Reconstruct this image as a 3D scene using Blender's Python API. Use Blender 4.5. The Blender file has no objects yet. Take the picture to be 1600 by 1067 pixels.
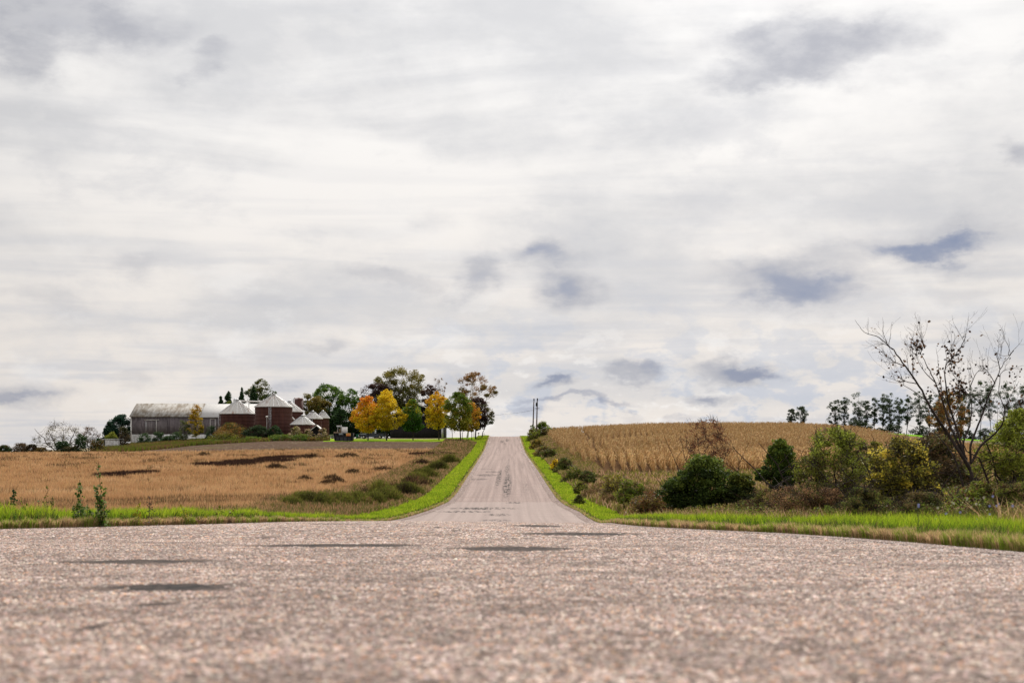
import bpy, math, random
import numpy as np
from mathutils import Vector

# ------------------------------------------------------------------ scene, camera, light
S = bpy.context.scene
col = bpy.data.collections.new("Scene"); S.collection.children.link(col)
R = math.radians
FOC = 2222.0                       # focal length in photo pixels (1600 wide)
cam_d = bpy.data.cameras.new("camera"); cam = bpy.data.objects.new("camera", cam_d); col.objects.link(cam)
cam.location = (0, 0, 0); cam.rotation_euler = (R(90), 0, 0)
cam_d.lens = 50; cam_d.sensor_width = 36; cam_d.shift_y = 166.5/1600
cam_d.clip_start = 0.1; cam_d.clip_end = 12000
cam_d.dof.use_dof = True; cam_d.dof.focus_distance = 70; cam_d.dof.aperture_fstop = 2.3
S.camera = cam
S.view_settings.view_transform = 'Standard'; S.view_settings.look = 'None'
S.view_settings.exposure = 0.0; S.view_settings.gamma = 1.0
SUN_EL, SUN_AZ = 43.0, 14.0        # degrees above the horizon; east of the view direction (+Y)
sd = bpy.data.lights.new("sun", 'SUN'); so = bpy.data.objects.new("sun", sd); col.objects.link(so)
sd.energy = 4.2; sd.angle = R(4); sd.color = (1.0, 0.95, 0.87)
sv = Vector((math.sin(R(SUN_AZ))*math.cos(R(SUN_EL)), math.cos(R(SUN_AZ))*math.cos(R(SUN_EL)), math.sin(R(SUN_EL))))
so.rotation_euler = sv.to_track_quat('Z', 'Y').to_euler()

class NT:
    """tiny node-tree writer"""
    def __init__(s, tree): s.t = tree; s.n = tree.nodes; s.l = tree.links
    def node(s, typ, **kw):
        n = s.n.new(typ)
        for k, v in kw.items(): setattr(n, k, v)
        return n
    def put(s, sock, v):
        if v is None: return
        if hasattr(v, 'is_output'): s.l.new(v, sock)
        else:
            if hasattr(sock.default_value, '__len__') and not hasattr(v, '__len__'): v = [v]*len(sock.default_value)
            if hasattr(v, '__len__') and len(sock.default_value) == 4 and len(v) == 3: v = (*v, 1)
            sock.default_value = v
    def m(s, op, a, b=None, c=None, clamp=False):
        n = s.node('ShaderNodeMath', operation=op, use_clamp=clamp)
        s.put(n.inputs[0], a); s.put(n.inputs[1], b); s.put(n.inputs[2], c)
        return n.outputs[0]
    def v(s, op, a, b=None):
        n = s.node('ShaderNodeVectorMath', operation=op)
        s.put(n.inputs[0], a); s.put(n.inputs[1], b)
        return n.outputs['Value' if op in ('LENGTH', 'DOT_PRODUCT', 'DISTANCE') else 0]
    def ramp(s, x, a, b, lo=0.0, hi=1.0, mode='SMOOTHSTEP'):
        n = s.node('ShaderNodeMapRange', interpolation_type=mode)
        s.put(n.inputs[0], x); n.inputs[1].default_value = a; n.inputs[2].default_value = b
        n.inputs[3].default_value = lo; n.inputs[4].default_value = hi
        return n.outputs[0]
    def mix(s, f, a, b, mode='MIX'):
        n = s.node('ShaderNodeMix', data_type='RGBA', blend_type=mode)
        s.put(n.inputs[0], f); s.put(n.inputs[6], a); s.put(n.inputs[7], b)
        return n.outputs[2]
    def noise(s, vec, scale, detail=4, rough=0.55, dist=0.0):
        n = s.node('ShaderNodeTexNoise'); s.put(n.inputs['Vector'], vec)
        n.inputs['Scale'].default_value = scale; n.inputs['Detail'].default_value = detail
        n.inputs['Roughness'].default_value = rough; n.inputs['Distortion'].default_value = dist
        return n.outputs[0]
    def voro(s, vec, scale, out='Color', feature='F1'):
        n = s.node('ShaderNodeTexVoronoi', feature=feature); s.put(n.inputs['Vector'], vec)
        n.inputs['Scale'].default_value = scale
        return n.outputs[out]
    def mul(s, vec, k): return s.v('MULTIPLY', vec, k)
    def comb(s, x, y, z):
        n = s.node('ShaderNodeCombineXYZ'); s.put(n.inputs[0], x); s.put(n.inputs[1], y); s.put(n.inputs[2], z)
        return n.outputs[0]
    def sep(s, v):
        n = s.node('ShaderNodeSeparateXYZ'); s.put(n.inputs[0], v); return n.outputs
    def cramp(s, x, stops):
        n = s.node('ShaderNodeValToRGB'); s.put(n.inputs[0], x)
        e = n.color_ramp.elements
        while len(e) < len(stops): e.new(0.5)
        for i, (p, c) in enumerate(stops): e[i].position = p; e[i].color = (*c, 1)
        return n.outputs[0]

# ------------------------------------------------------------------ sky: broken overcast over a Nishita sky
W = bpy.data.worlds.new("World"); S.world = W; W.use_nodes = True
W.node_tree.nodes.clear()
w = NT(W.node_tree)
sky = w.node('ShaderNodeTexSky', sky_type='NISHITA'); sky.sun_disc = False
sky.sun_elevation = R(SUN_EL); sky.sun_rotation = R(SUN_AZ)
gen = w.node('ShaderNodeTexCoord').outputs['Generated']
d = w.v('NORMALIZE', gen); dx, dy, dz = w.sep(d)[:3]
az = w.m('ARCTAN2', dx, dy); el = w.m('ARCSINE', dz)
# layered cloud textures, all in world directions; squashed so that layers lie flat near the horizon
elc = w.m('MAXIMUM', el, 0.0)
hs = w.m('POWER', elc, 0.75)                       # stretches features vertically higher up
n_puff0 = w.noise(w.comb(dx, dy, w.m('MULTIPLY', dz, 1.6)), 9, 9, 0.6)
band_v = w.comb(w.m('MULTIPLY', dx, 2.2), w.m('MULTIPLY', dy, 2.2), w.m('MULTIPLY', hs, 11))
n_band = w.m('ADD', w.m('MULTIPLY', w.noise(band_v, 1.5, 7, 0.52, 0.5), 0.62), w.m('MULTIPLY', n_puff0, 0.38))
streak_v = w.comb(w.m('MULTIPLY', dx, 5), w.m('MULTIPLY', dy, 5), w.m('MULTIPLY', hs, 60))
n_streak = w.noise(streak_v, 1.1, 4, 0.5, 0.4)
puff_v = w.comb(w.m('MULTIPLY', dx, 1), w.m('MULTIPLY', dy, 1), w.m('MULTIPLY', dz, 2.0))
n_puff = w.noise(puff_v, 11, 9, 0.62, 0.15)
n_puff2 = w.noise(puff_v, 26, 8, 0.6, 0.1)
n_warp = w.noise(puff_v, 9, 6, 0.6)
n_warp2 = w.noise(w.v('ADD', puff_v, (7.3, 2.1, 4.4)), 13, 6, 0.58)
azw = w.m('ADD', az, w.m('MULTIPLY', w.m('SUBTRACT', n_warp, 0.5), 0.12))
elw = w.m('ADD', el, w.m('MULTIPLY', w.m('SUBTRACT', n_warp2, 0.5), 0.06))
def blobs(lst):
    acc = None
    for (bx, by, rx, ry, k) in lst:
        a = math.atan((bx-800)/FOC); e = math.atan((700-by)/FOC)
        p = w.m('MULTIPLY', w.m('SUBTRACT', azw, a), FOC/rx)
        q = w.m('MULTIPLY', w.m('SUBTRACT', elw, e), FOC/ry)
        r = w.m('SQRT', w.m('ADD', w.m('MULTIPLY', p, p), w.m('MULTIPLY', q, q)))
        g = w.ramp(r, 1.45, 0.2, 0, k*(1.55 if by > 540 else 1.25))
        acc = g if acc is None else w.m('MAXIMUM', acc, g)
    return acc
gray = blobs([(90,60,210,60,1.0),(310,108,50,26,.7),(20,110,70,50,.8),(1300,95,190,48,1.0),(1180,125,90,32,.8),(1440,140,90,30,.35),
  (875,402,90,34,.8),(910,448,85,40,.9),(740,432,62,34,.8),(600,438,90,24,.65),(200,425,80,22,.55),(1100,330,70,36,.4),
  (1590,262,40,34,.8),(1230,440,165,50,.8),(1470,400,160,42,.75),(1330,410,130,34,.55),(520,545,40,18,.45),(180,600,50,22,.4),
  (1165,578,70,24,.9),(990,592,42,18,.8),(1110,620,50,12,.6),(860,602,60,14,.7),(1330,470,90,22,.35),(680,590,60,34,.45),
  (400,470,120,16,.3),(60,480,110,14,.35),(1500,470,60,20,.3),(690,350,50,24,.25),(900,520,160,12,.3),(30,625,60,26,.6)])
blue = blobs([(1235,450,95,30,1.0),(1480,406,85,18,1.0),(1180,578,50,13,1.1),(905,455,50,20,.7),(870,400,50,17,.7),(740,440,40,14,.4),(1000,588,30,12,.5),(15,624,44,10,.6),
  (1115,618,30,7,.7),(880,634,120,8,.6),(1010,652,90,9,.45),(800,655,70,12,.35),(60,85,60,26,.2),(860,600,42,7,.7),(1000,590,24,8,.4),(1240,668,60,10,.4),(450,600,60,20,.3)])
bright = w.ramp(elc, 0.0, 0.30)
white = w.mix(bright, (0.85, 0.79, 0.735), (0.93, 0.915, 0.90))
c = w.mix(w.m('MULTIPLY', w.ramp(n_band, 0.42, 0.64), w.ramp(elc, 0.0, 0.06, 0.3, 0.75)), white, (0.585, 0.59, 0.615))
c = w.mix(w.m('MULTIPLY', w.ramp(n_streak, 0.46, 0.68), w.ramp(elc, 0.03, 0.2, 0.6, 0.16)), c, (0.60, 0.61, 0.65))
c = w.mix(w.m('MULTIPLY', w.ramp(n_puff, 0.52, 0.70), w.ramp(elc, 0.02, 0.22, 0.7, 0.35)), c, (0.92, 0.895, 0.87))
c = w.mix(w.m('MULTIPLY', w.ramp(n_puff, 0.48, 0.32), w.ramp(elc, 0.03, 0.25, 0.35, 0.35)), c, (0.58, 0.585, 0.62))
low = w.m('MULTIPLY', w.ramp(elc, 0.015, 0.13, 1.0, 0.0), w.ramp(az, -0.16, 0.0, 0.25, 1.0))
cum = w.m('MULTIPLY', w.ramp(n_puff2, 0.50, 0.60), low)
c = w.mix(w.m('MULTIPLY', cum, 0.7), c, (0.52, 0.57, 0.67))
c = w.mix(w.m('MULTIPLY', w.m('MULTIPLY', w.ramp(n_puff2, 0.44, 0.36), low), 0.7), c, (0.93, 0.90, 0.87))
gm = w.m('MULTIPLY', w.ramp(w.m('ADD', gray, w.m('MULTIPLY', w.m('SUBTRACT', n_puff, 0.5), 1.6)), 0.05, 1.35), w.ramp(n_puff2, 0.35, 0.65, 1.0, 0.72))
c = w.mix(w.m('MULTIPLY', gm, 0.92), c, (0.43, 0.44, 0.49))
bm = w.m('MULTIPLY', w.ramp(w.m('ADD', blue, w.m('MULTIPLY', w.m('SUBTRACT', n_puff2, 0.5), 1.8)), 0.15, 1.6), w.ramp(n_puff, 0.35, 0.65, 1.0, 0.75))
c = w.mix(w.m('MULTIPLY', bm, 1.0), c, (0.21, 0.25, 0.38))
# the cloud deck is brighter towards the sun, which stands above the frame
sdot = w.v('DOT_PRODUCT', d, tuple(sv))
glow = w.m('POWER', w.m('MAXIMUM', sdot, 0.0), 11.0)
lum = w.m('ADD', w.ramp(el, 0.30, 0.9, 1.0, 1.45), w.m('MULTIPLY', glow, 0.5))
lum = w.m('MULTIPLY', lum, w.ramp(w.v('DOT_PRODUCT', d, (0.05, 1.0, 0.25)), -0.9, 0.7, 0.75, 1.0))
corner = w.ramp(w.m('ABSOLUTE', az), 0.16, 0.40, 1.0, 0.93)
c = w.v('SCALE', c); W_sc = c.node; w.put(W_sc.inputs['Scale'], w.m('MULTIPLY', w.m('MULTIPLY', lum, corner), 10.0))
cloud = W_sc.outputs[0]
mixed = w.mix(w.m('MULTIPLY', bm, 0.08), cloud, w.mix(1.0, sky.outputs[0], (1, 1, 1), 'MULTIPLY'))
bg = w.node('ShaderNodeBackground'); w.put(bg.inputs[0], mixed); bg.inputs[1].default_value = 0.1
wo = w.node('ShaderNodeOutputWorld'); w.l.new(bg.outputs[0], wo.inputs[0])

# ------------------------------------------------------------------ helpers: tagging, meshes
def tag(o, label=None, cat=None, group=None, kind=None):
    if label: o['label'] = label
    if cat: o['category'] = cat
    if group: o['group'] = group
    if kind: o['kind'] = kind
    return o
def empty(name, loc, rz=0, **kw):
    o = bpy.data.objects.new(name, None); col.objects.link(o)
    o.location = loc; o.rotation_euler = (0, 0, rz); o.empty_display_size = 0.5
    return tag(o, **kw)
def link(name, me, parent=None, **kw):
    o = bpy.data.objects.new(name, me); col.objects.link(o)
    if parent is not None: o.parent = parent
    return tag(o, **kw)
def mesh_np(name, verts, faces, mat, cols=None, smooth=False):
    """verts (N,3); faces: list of (M,k) int arrays"""
    me = bpy.data.meshes.new(name)
    verts = np.asarray(verts, dtype=np.float32)
    if not isinstance(faces, list): faces = [faces]
    faces = [np.asarray(f, dtype=np.int32) for f in faces if len(f)]
    me.vertices.add(len(verts)); me.vertices.foreach_set('co', verts.ravel())
    li = np.concatenate([f.ravel() for f in faces])
    tot = np.concatenate([np.full(len(f), f.shape[1], dtype=np.int32) for f in faces])
    st = np.concatenate([[0], np.cumsum(tot)[:-1]]).astype(np.int32)
    me.loops.add(len(li)); me.loops.foreach_set('vertex_index', li)
    me.polygons.add(len(tot)); me.polygons.foreach_set('loop_start', st); me.polygons.foreach_set('loop_total', tot)
    if smooth: me.polygons.foreach_set('use_smooth', np.ones(len(tot), dtype=bool))
    if cols is not None:
        a = me.color_attributes.new('Col', 'FLOAT_COLOR', 'POINT')
        c4 = np.ones((len(verts), 4), dtype=np.float32); c4[:, :3] = cols
        a.data.foreach_set('color', c4.ravel())
    me.update(calc_edges=True)
    if mat is not None: me.materials.append(mat)
    return me
class MB:
    """collects boxes, tubes, lathes and prisms into one mesh"""
    def __init__(s): s.v = []; s.f = {}; s.n = 0
    def add(s, v, fs):
        v = np.asarray(v, float)
        for f in fs: s.f.setdefault(len(f), []).append([i+s.n for i in f])
        s.v.append(v); s.n += len(v)
    def box(s, x0, x1, y0, y1, z0, z1):
        v = [(x, y, z) for z in (z0, z1) for y in (y0, y1) for x in (x0, x1)]
        s.add(v, [(0,2,3,1),(4,5,7,6),(0,1,5,4),(2,6,7,3),(0,4,6,2),(1,3,7,5)])
    def prism(s, prof, y0, y1, axis='y'):
        """prof: list of (a, z) outline, extruded along y (or x)"""
        n = len(prof)
        v = [((a, y, z) if axis == 'y' else (y, a, z)) for y in (y0, y1) for (a, z) in prof]
        fs = [tuple(range(n)), tuple(range(2*n-1, n-1, -1))] + [(i, (i+1) % n + 0, (i+1) % n + n, i+n) for i in range(n)]
        s.add(v, fs)
    def lathe(s, prof, n=24, cx=0, cy=0, cap=True, wob=0):
        v = []; 
        for (r, z) in prof:
            for k in range(n):
                a = 2*math.pi*k/n; v.append((cx+r*math.cos(a), cy+r*math.sin(a), z))
        fs = []
        for j in range(len(prof)-1):
            for k in range(n):
                k2 = (k+1) % n; fs.append((j*n+k, j*n+k2, (j+1)*n+k2, (j+1)*n+k))
        if cap: fs += [tuple(range(n-1, -1, -1)), tuple(range((len(prof)-1)*n, len(prof)*n))]
        s.add(v, fs)
    def tube(s, pts, rad, n=6):
        v, f = tube_np([(np.asarray(pts, float), np.asarray(rad, float) if hasattr(rad, '__len__') else np.full(len(pts), rad))], n)
        s.add(v, [tuple(q) for q in f])
    def build(s, name, mat, parent=None, smooth=False, **kw):
        me = mesh_np(name, np.concatenate(s.v), [np.array(a) for a in s.f.values()], mat, smooth=smooth)
        return link(name, me, parent, **kw)
def tube_np(paths, sides):
    V = []; F = []; off = 0
    ang = np.arange(sides)*2*np.pi/sides
    ca, sa = np.cos(ang), np.sin(ang)
    k = np.arange(sides); k2 = (k+1) % sides
    for pts, rad in paths:
        n = len(pts)
        t = np.gradient(pts, axis=0); t /= (np.linalg.norm(t, axis=1)[:, None]+1e-9)
        ref = np.array([1., 0, 0]) if abs(t[0, 2]) > 0.7 else np.array([0, 0, 1.])
        u = np.cross(t, ref); u /= (np.linalg.norm(u, axis=1)[:, None]+1e-9); v = np.cross(t, u)
        ring = pts[:, None, :] + rad[:, None, None]*(ca[None, :, None]*u[:, None, :] + sa[None, :, None]*v[:, None, :])
        V.append(ring.reshape(-1, 3))
        for j in range(n-1):
            F.append(np.stack([off+j*sides+k, off+j*sides+k2, off+(j+1)*sides+k2, off+(j+1)*sides+k], 1))
        off += n*sides
    return np.concatenate(V), np.concatenate(F)

# smooth value noise for placement and colour variation (0..1)
def vnoise(x, y, s, seed=0):
    x = np.asarray(x, float)*s; y = np.asarray(y, float)*s
    xi = np.floor(x).astype(np.int64); yi = np.floor(y).astype(np.int64)
    fx = x-xi; fy = y-yi; fx = fx*fx*(3-2*fx); fy = fy*fy*(3-2*fy)
    def hsh(a, b):
        h = (a*374761393 + b*668265263 + seed*974711) & 0x7fffffff
        h = ((h ^ (h >> 13))*1274126177) & 0x7fffffff
        return ((h ^ (h >> 16)) & 0xffff)/65535.0
    return (hsh(xi, yi)*(1-fx)+hsh(xi+1, yi)*fx)*(1-fy) + (hsh(xi, yi+1)*(1-fx)+hsh(xi+1, yi+1)*fx)*fy
def fbm(x, y, s, seed=0):
    return (vnoise(x, y, s, seed)*.5 + vnoise(x, y, s*2.1, seed+1)*.3 + vnoise(x, y, s*4.3, seed+2)*.2)
def sstep(a, b, x):
    t = np.clip((np.asarray(x, float)-a)/(b-a), 0, 1); return t*t*(3-2*t)

# ------------------------------------------------------------------ terrain height
PROF = {   # azimuth (photo column at this bearing) -> (distance, height)
 -300: [(30,-1.8),(45,-2.3),(75,-2.9),(130,-3),(200,-2.1),(245,-1.4),(300,-1.3),(400,-1.5),(600,-2.5),(1200,-5),(4000,-12)],
 0:    [(30,-1.9),(42,-2.42),(50,-2.62),(75,-3.0),(100,-3.1),(130,-3.0),(160,-2.7),(200,-2.0),(245,-1.1),(300,-.95),(400,-1.2),(600,-2),(1200,-4),(4000,-10)],
 200:  [(30,-1.9),(42,-2.45),(50,-2.7),(75,-3.0),(100,-3.1),(130,-3.0),(160,-2.7),(200,-2.0),(245,-1.1),(285,-.55),(305,-.35),(330,.5),(380,.6),(450,-1),(600,-3),(1200,-5),(4000,-10)],
 300:  [(42,-2.5),(50,-2.75),(75,-3.0),(100,-3.1),(130,-3.0),(160,-2.65),(200,-1.95),(245,-1.05),(290,.35),(305,.85),(330,1.6),(380,1.6),(450,0),(600,-3),(1200,-5),(4000,-10)],
 430:  [(42,-2.5),(52,-2.9),(75,-3.2),(100,-3.2),(130,-3.0),(160,-2.6),(200,-1.85),(245,-.85),(275,.6),(298,1.55),(330,2.1),(380,2.1),(450,0),(600,-3),(1200,-5),(4000,-10)],
 560:  [(42,-2.5),(52,-3.0),(75,-3.5),(100,-3.45),(130,-3.1),(160,-2.6),(200,-1.75),(245,-.6),(275,.65),(296,1.45),(330,2.3),(360,2.5),(400,2.1),(500,-1),(700,-5),(1200,-8),(4000,-10)],
 730:  [(42,-2.4),(52,-2.9),(75,-3.8),(100,-3.8),(130,-3.3),(160,-2.7),(200,-1.8),(245,-.55),(290,1.3),(310,1.9),(345,2.6),(370,2.5),(400,1.9),(500,-2),(700,-5),(1200,-8),(4000,-10)],
 810:  [(42,-2.4),(60,-3.2),(75,-3.8),(100,-3.8),(130,-3.3),(160,-2.6),(200,-1.8),(240,-.9),(300,.9),(345,2.7),(370,2.7),(400,1.9),(500,-2),(700,-5),(1200,-8),(4000,-10)],
 880:  [(42,-2.45),(62,-3.2),(75,-3.7),(100,-3.6),(140,-2.7),(170,-1.85),(190,-1.15),(205,-.85),(222,-.7),(240,-.05),(300,2.5),(330,3.4),(360,3.3),(420,1.5),(600,-4),(1200,-8),(4000,-10)],
 1000: [(42,-2.4),(62,-3.0),(75,-3.3),(100,-3.15),(140,-2.6),(180,-1.0),(200,-.1),(215,.15),(232,.2),(260,1.7),(310,3.85),(340,4.2),(360,4.0),(450,1),(600,-4),(1200,-8),(4000,-10)],
 1200: [(30,-1.95),(45,-2.4),(62,-2.75),(75,-2.95),(100,-2.95),(140,-2.5),(180,-.9),(215,.6),(235,.9),(260,2.1),(310,4.1),(340,4.3),(360,4.0),(450,1),(600,-4),(1200,-8),(4000,-10)],
 1300: [(26,-1.7),(45,-2.2),(62,-2.45),(100,-2.7),(140,-2.3),(180,-.9),(220,.7),(260,2.1),(310,3.5),(340,3.9),(380,4.4),(420,5.1),(470,4),(600,0),(1200,-8),(4000,-10)],
 1400: [(22,-1.5),(45,-2.05),(62,-2.3),(100,-2.5),(140,-2.3),(180,-1.6),(220,-.9),(280,.7),(320,2.0),(360,3.3),(400,4.1),(430,4.2),(470,3),(600,0),(1200,-8),(4000,-10)],
 1500: [(18,-1.35),(25,-1.55),(45,-1.75),(62,-1.95),(100,-2.2),(140,-2.1),(180,-1.7),(240,-1.0),(280,-.4),(340,1.5),(400,2.5),(430,2.4),(600,-1),(1200,-8),(4000,-10)],
 1600: [(17,-1.3),(25,-1.5),(45,-1.7),(62,-1.85),(100,-2.1),(140,-2.0),(180,-1.6),(240,-1.2),(280,-.7),(340,.9),(400,1.7),(430,1.5),(600,-1),(1200,-8),(4000,-10)],
 1900: [(17,-1.3),(45,-1.7),(100,-2.1),(200,-1.6),(300,-.6),(400,1.0),(500,0),(1200,-8),(4000,-10)],
}
ZR = [(-60,.6),(-10,-.35),(0,-.55),(58,-.55-.043*58),(62,-3.27),(68,-3.6),(74,-3.82),(80,-3.93),(90,-3.93),(100,-3.78),(122,-3.3),(160,-2.52),(200,-1.75),(239,-1.0),(270,-.15),(300,.93),(325,1.95),(345,2.75),(358,2.95),(372,2.8),(400,1.9),(450,-.2),(600,-6)]
XL = [(-60,-150),(8,-150),(14,-90),(22,-42),(30,-24),(40,-14.4),(46,-12.4),(52,-10.3),(60,-8.3),(68,-6.9),(78,-5.9),(88,-5.1),(100,-4.2),(112,-4.05),(122,-4.1),(160,-4.3),(239,-4.8),(345,-5.35),(460,-5.9)]
XR = [(-60,8),(0,6.9),(17,6.15),(24,6.3),(33,6.0),(40,4.9),(47,4.0),(54,3.8),(64,3.95),(76,4.05),(88,3.9),(96,3.3),(104,3.0),(122,2.85),(160,2.66),(239,2.15),(345,1.7),(460,1.2)]
def tab(T):
    xs = np.array([a for a, b in T], float); ys = np.array([b for a, b in T], float)
    fx = np.arange(xs[0], xs[-1], 0.5); fy = np.interp(fx, xs, ys)
    k = np.hanning(13); k /= k.sum()
    fy = np.convolve(np.pad(fy, 6, mode='edge'), k, 'valid')
    return lambda q: np.interp(q, fx, fy)
zr_, xl_, xr_ = tab(ZR), tab(XL), tab(XR)
_keys = sorted(PROF); _th = np.arctan((np.array(_keys)-800)/FOC)
_TH = np.arange(_th[0], _th[-1], 0.004); _LD = np.linspace(math.log(15), math.log(5000), 420)
_P = np.array([np.interp(_LD, np.log([a for a, b in PROF[k]]), [b for a, b in PROF[k]]) for k in _keys])
_G = np.array([[np.interp(t, _th, _P[:, j]) for j in range(_P.shape[1])] for t in _TH])
def _sm(G, n, ax):
    k = np.hanning(n+2)[1:-1]; k /= k.sum()
    return np.apply_along_axis(lambda r: np.convolve(np.pad(r, n//2, mode='edge'), k, 'valid'), ax, G)
_G = _sm(_sm(_G, 9, 1), 13, 0)
def h(x, y, road=True):
    x = np.asarray(x, float); y = np.asarray(y, float); x, y = np.broadcast_arrays(x, y)
    D = np.hypot(x, y); th = np.arctan2(x, y)
    ti = np.clip((th-_TH[0])/(_TH[1]-_TH[0]), 0, len(_TH)-1.001); di = np.clip((np.log(np.maximum(D, 1))-_LD[0])/(_LD[1]-_LD[0]), 0, len(_LD)-1.001)
    a = ti.astype(int); b = di.astype(int); fa = ti-a; fb = di-b
    z = (_G[a, b]*(1-fa)+_G[a+1, b]*fa)*(1-fb)+(_G[a, b+1]*(1-fa)+_G[a+1, b+1]*fa)*fb
    pl = -0.55-0.043*np.clip(y, -60, 58)
    z = z*sstep(14, 34, D) + pl*(1-sstep(14, 34, D))
    side = sstep(0.75, 1.4, np.abs(th))                       # far round to the sides and behind the camera
    z = z*(1-side) + (-1.0-0.002*np.minimum(D, 3000)-0.02*np.clip(y, -60, 60))*side*sstep(14, 34, D) + pl*side*(1-sstep(14, 34, D))
    z = z + 0.10*(fbm(x, y, 0.15, 5)-0.5)*sstep(20, 60, D)
    if road:
        dl = np.maximum(xl_(y)-x, 0); dr = np.maximum(x-xr_(y), 0); dist = np.maximum(dl, dr)
        wgt = (1-sstep(1.2, 6.5, dist))*(1-sstep(380, 450, y))
        z = z*(1-wgt)+zr_(y)*wgt
    z = z+(0.11*np.exp(-((x+5)/6)**2)-0.03)*sstep(25, 45, y)*(1-sstep(58, 72, y))
    return z
def hz(x, y): return float(h(x, y))
def wx(px, Y): return (px-800)/FOC*Y
def wz(py, Y): return (700-py)/FOC*Y

# ------------------------------------------------------------------ materials
def material(name):
    m = bpy.data.materials.new(name); m.use_nodes = True
    t = NT(m.node_tree); t.n.clear()
    out = t.node('ShaderNodeOutputMaterial'); b = t.node('ShaderNodeBsdfPrincipled')
    t.l.new(b.outputs[0], out.inputs[0]); b.inputs['Specular IOR Level'].default_value = 0.3
    t.b = b; t.out = out; t.obj = t.node('ShaderNodeTexCoord').outputs['Object']
    t.pos = t.node('ShaderNodeNewGeometry').outputs['Position']
    return m, t
def bump(t, hgt, strength, dist=0.02):
    n = t.node('ShaderNodeBump'); n.inputs['Strength'].default_value = strength; n.inputs['Distance'].default_value = dist
    t.put(n.inputs['Height'], hgt); t.l.new(n.outputs[0], t.b.inputs['Normal'])
def simple(name, c1, c2=None, scale=4, rough=0.7, metal=0, stretch=(1, 1, 1), bmp=0.2, bd=0.01, lo=.35, hi=.65):
    m, t = material(name); c2 = c2 or tuple(x*0.7 for x in c1)
    n = t.noise(t.mul(t.obj, stretch), scale, 6, 0.6)
    t.put(t.b.inputs['Base Color'], t.mix(t.ramp(n, lo, hi), c1, c2))
    t.b.inputs['Roughness'].default_value = rough; t.b.inputs['Metallic'].default_value = metal
    if bmp: bump(t, n, bmp, bd)
    return m
def foliage_mat(name, transl=0.35, rough=0.6, spec=0.12):
    m, t = material(name)
    a = t.node('ShaderNodeVertexColor'); a.layer_name = 'Col'
    c = t.mix(0.5, a.outputs[0], t.mix(t.noise(t.pos, 0.9, 3), tuple([.6]*3), tuple([1.4]*3)), 'MULTIPLY')
    c = t.mix(0.35, a.outputs[0], c)
    t.put(t.b.inputs['Base Color'], c); t.b.inputs['Roughness'].default_value = rough
    t.b.inputs['Specular IOR Level'].default_value = spec
    tr = t.node('ShaderNodeBsdfTranslucent'); t.put(tr.inputs[0], c)
    ms = t.node('ShaderNodeMixShader'); ms.inputs[0].default_value = transl
    t.l.new(t.b.outputs[0], ms.inputs[1]); t.l.new(tr.outputs[0], ms.inputs[2]); t.l.new(ms.outputs[0], t.out.inputs[0])
    return m
M = {}
M['leaf'] = foliage_mat('leaf', 0.38)
M['grass'] = foliage_mat('grass_blade', 0.5)
M['dry'] = foliage_mat('dry_plant', 0.3, 0.8, 0.1)
M['bark'] = simple('bark', (0.05, 0.034, 0.028), (0.022, 0.016, 0.014), 9, 0.9, stretch=(1, 1, .3), bmp=.6, bd=.03)
M['graybark'] = simple('gray_bark', (0.13, 0.11, 0.09), (0.06, 0.05, 0.042), 9, 0.9, stretch=(1, 1, .3), bmp=.5)
M['birch'] = simple('birch_bark', (0.60, 0.56, 0.50), (0.20, 0.17, 0.15), 5, 0.8, stretch=(1, 1, 3), lo=.5, hi=.62)
M['twig'] = simple('twig', (0.07, 0.042, 0.03), (0.035, 0.024, 0.02), 6, 0.9, bmp=0)
M['deadwood'] = simple('dead_wood', (0.34, 0.30, 0.27), (0.18, 0.15, 0.13), 6, 0.9, bmp=0)

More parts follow.
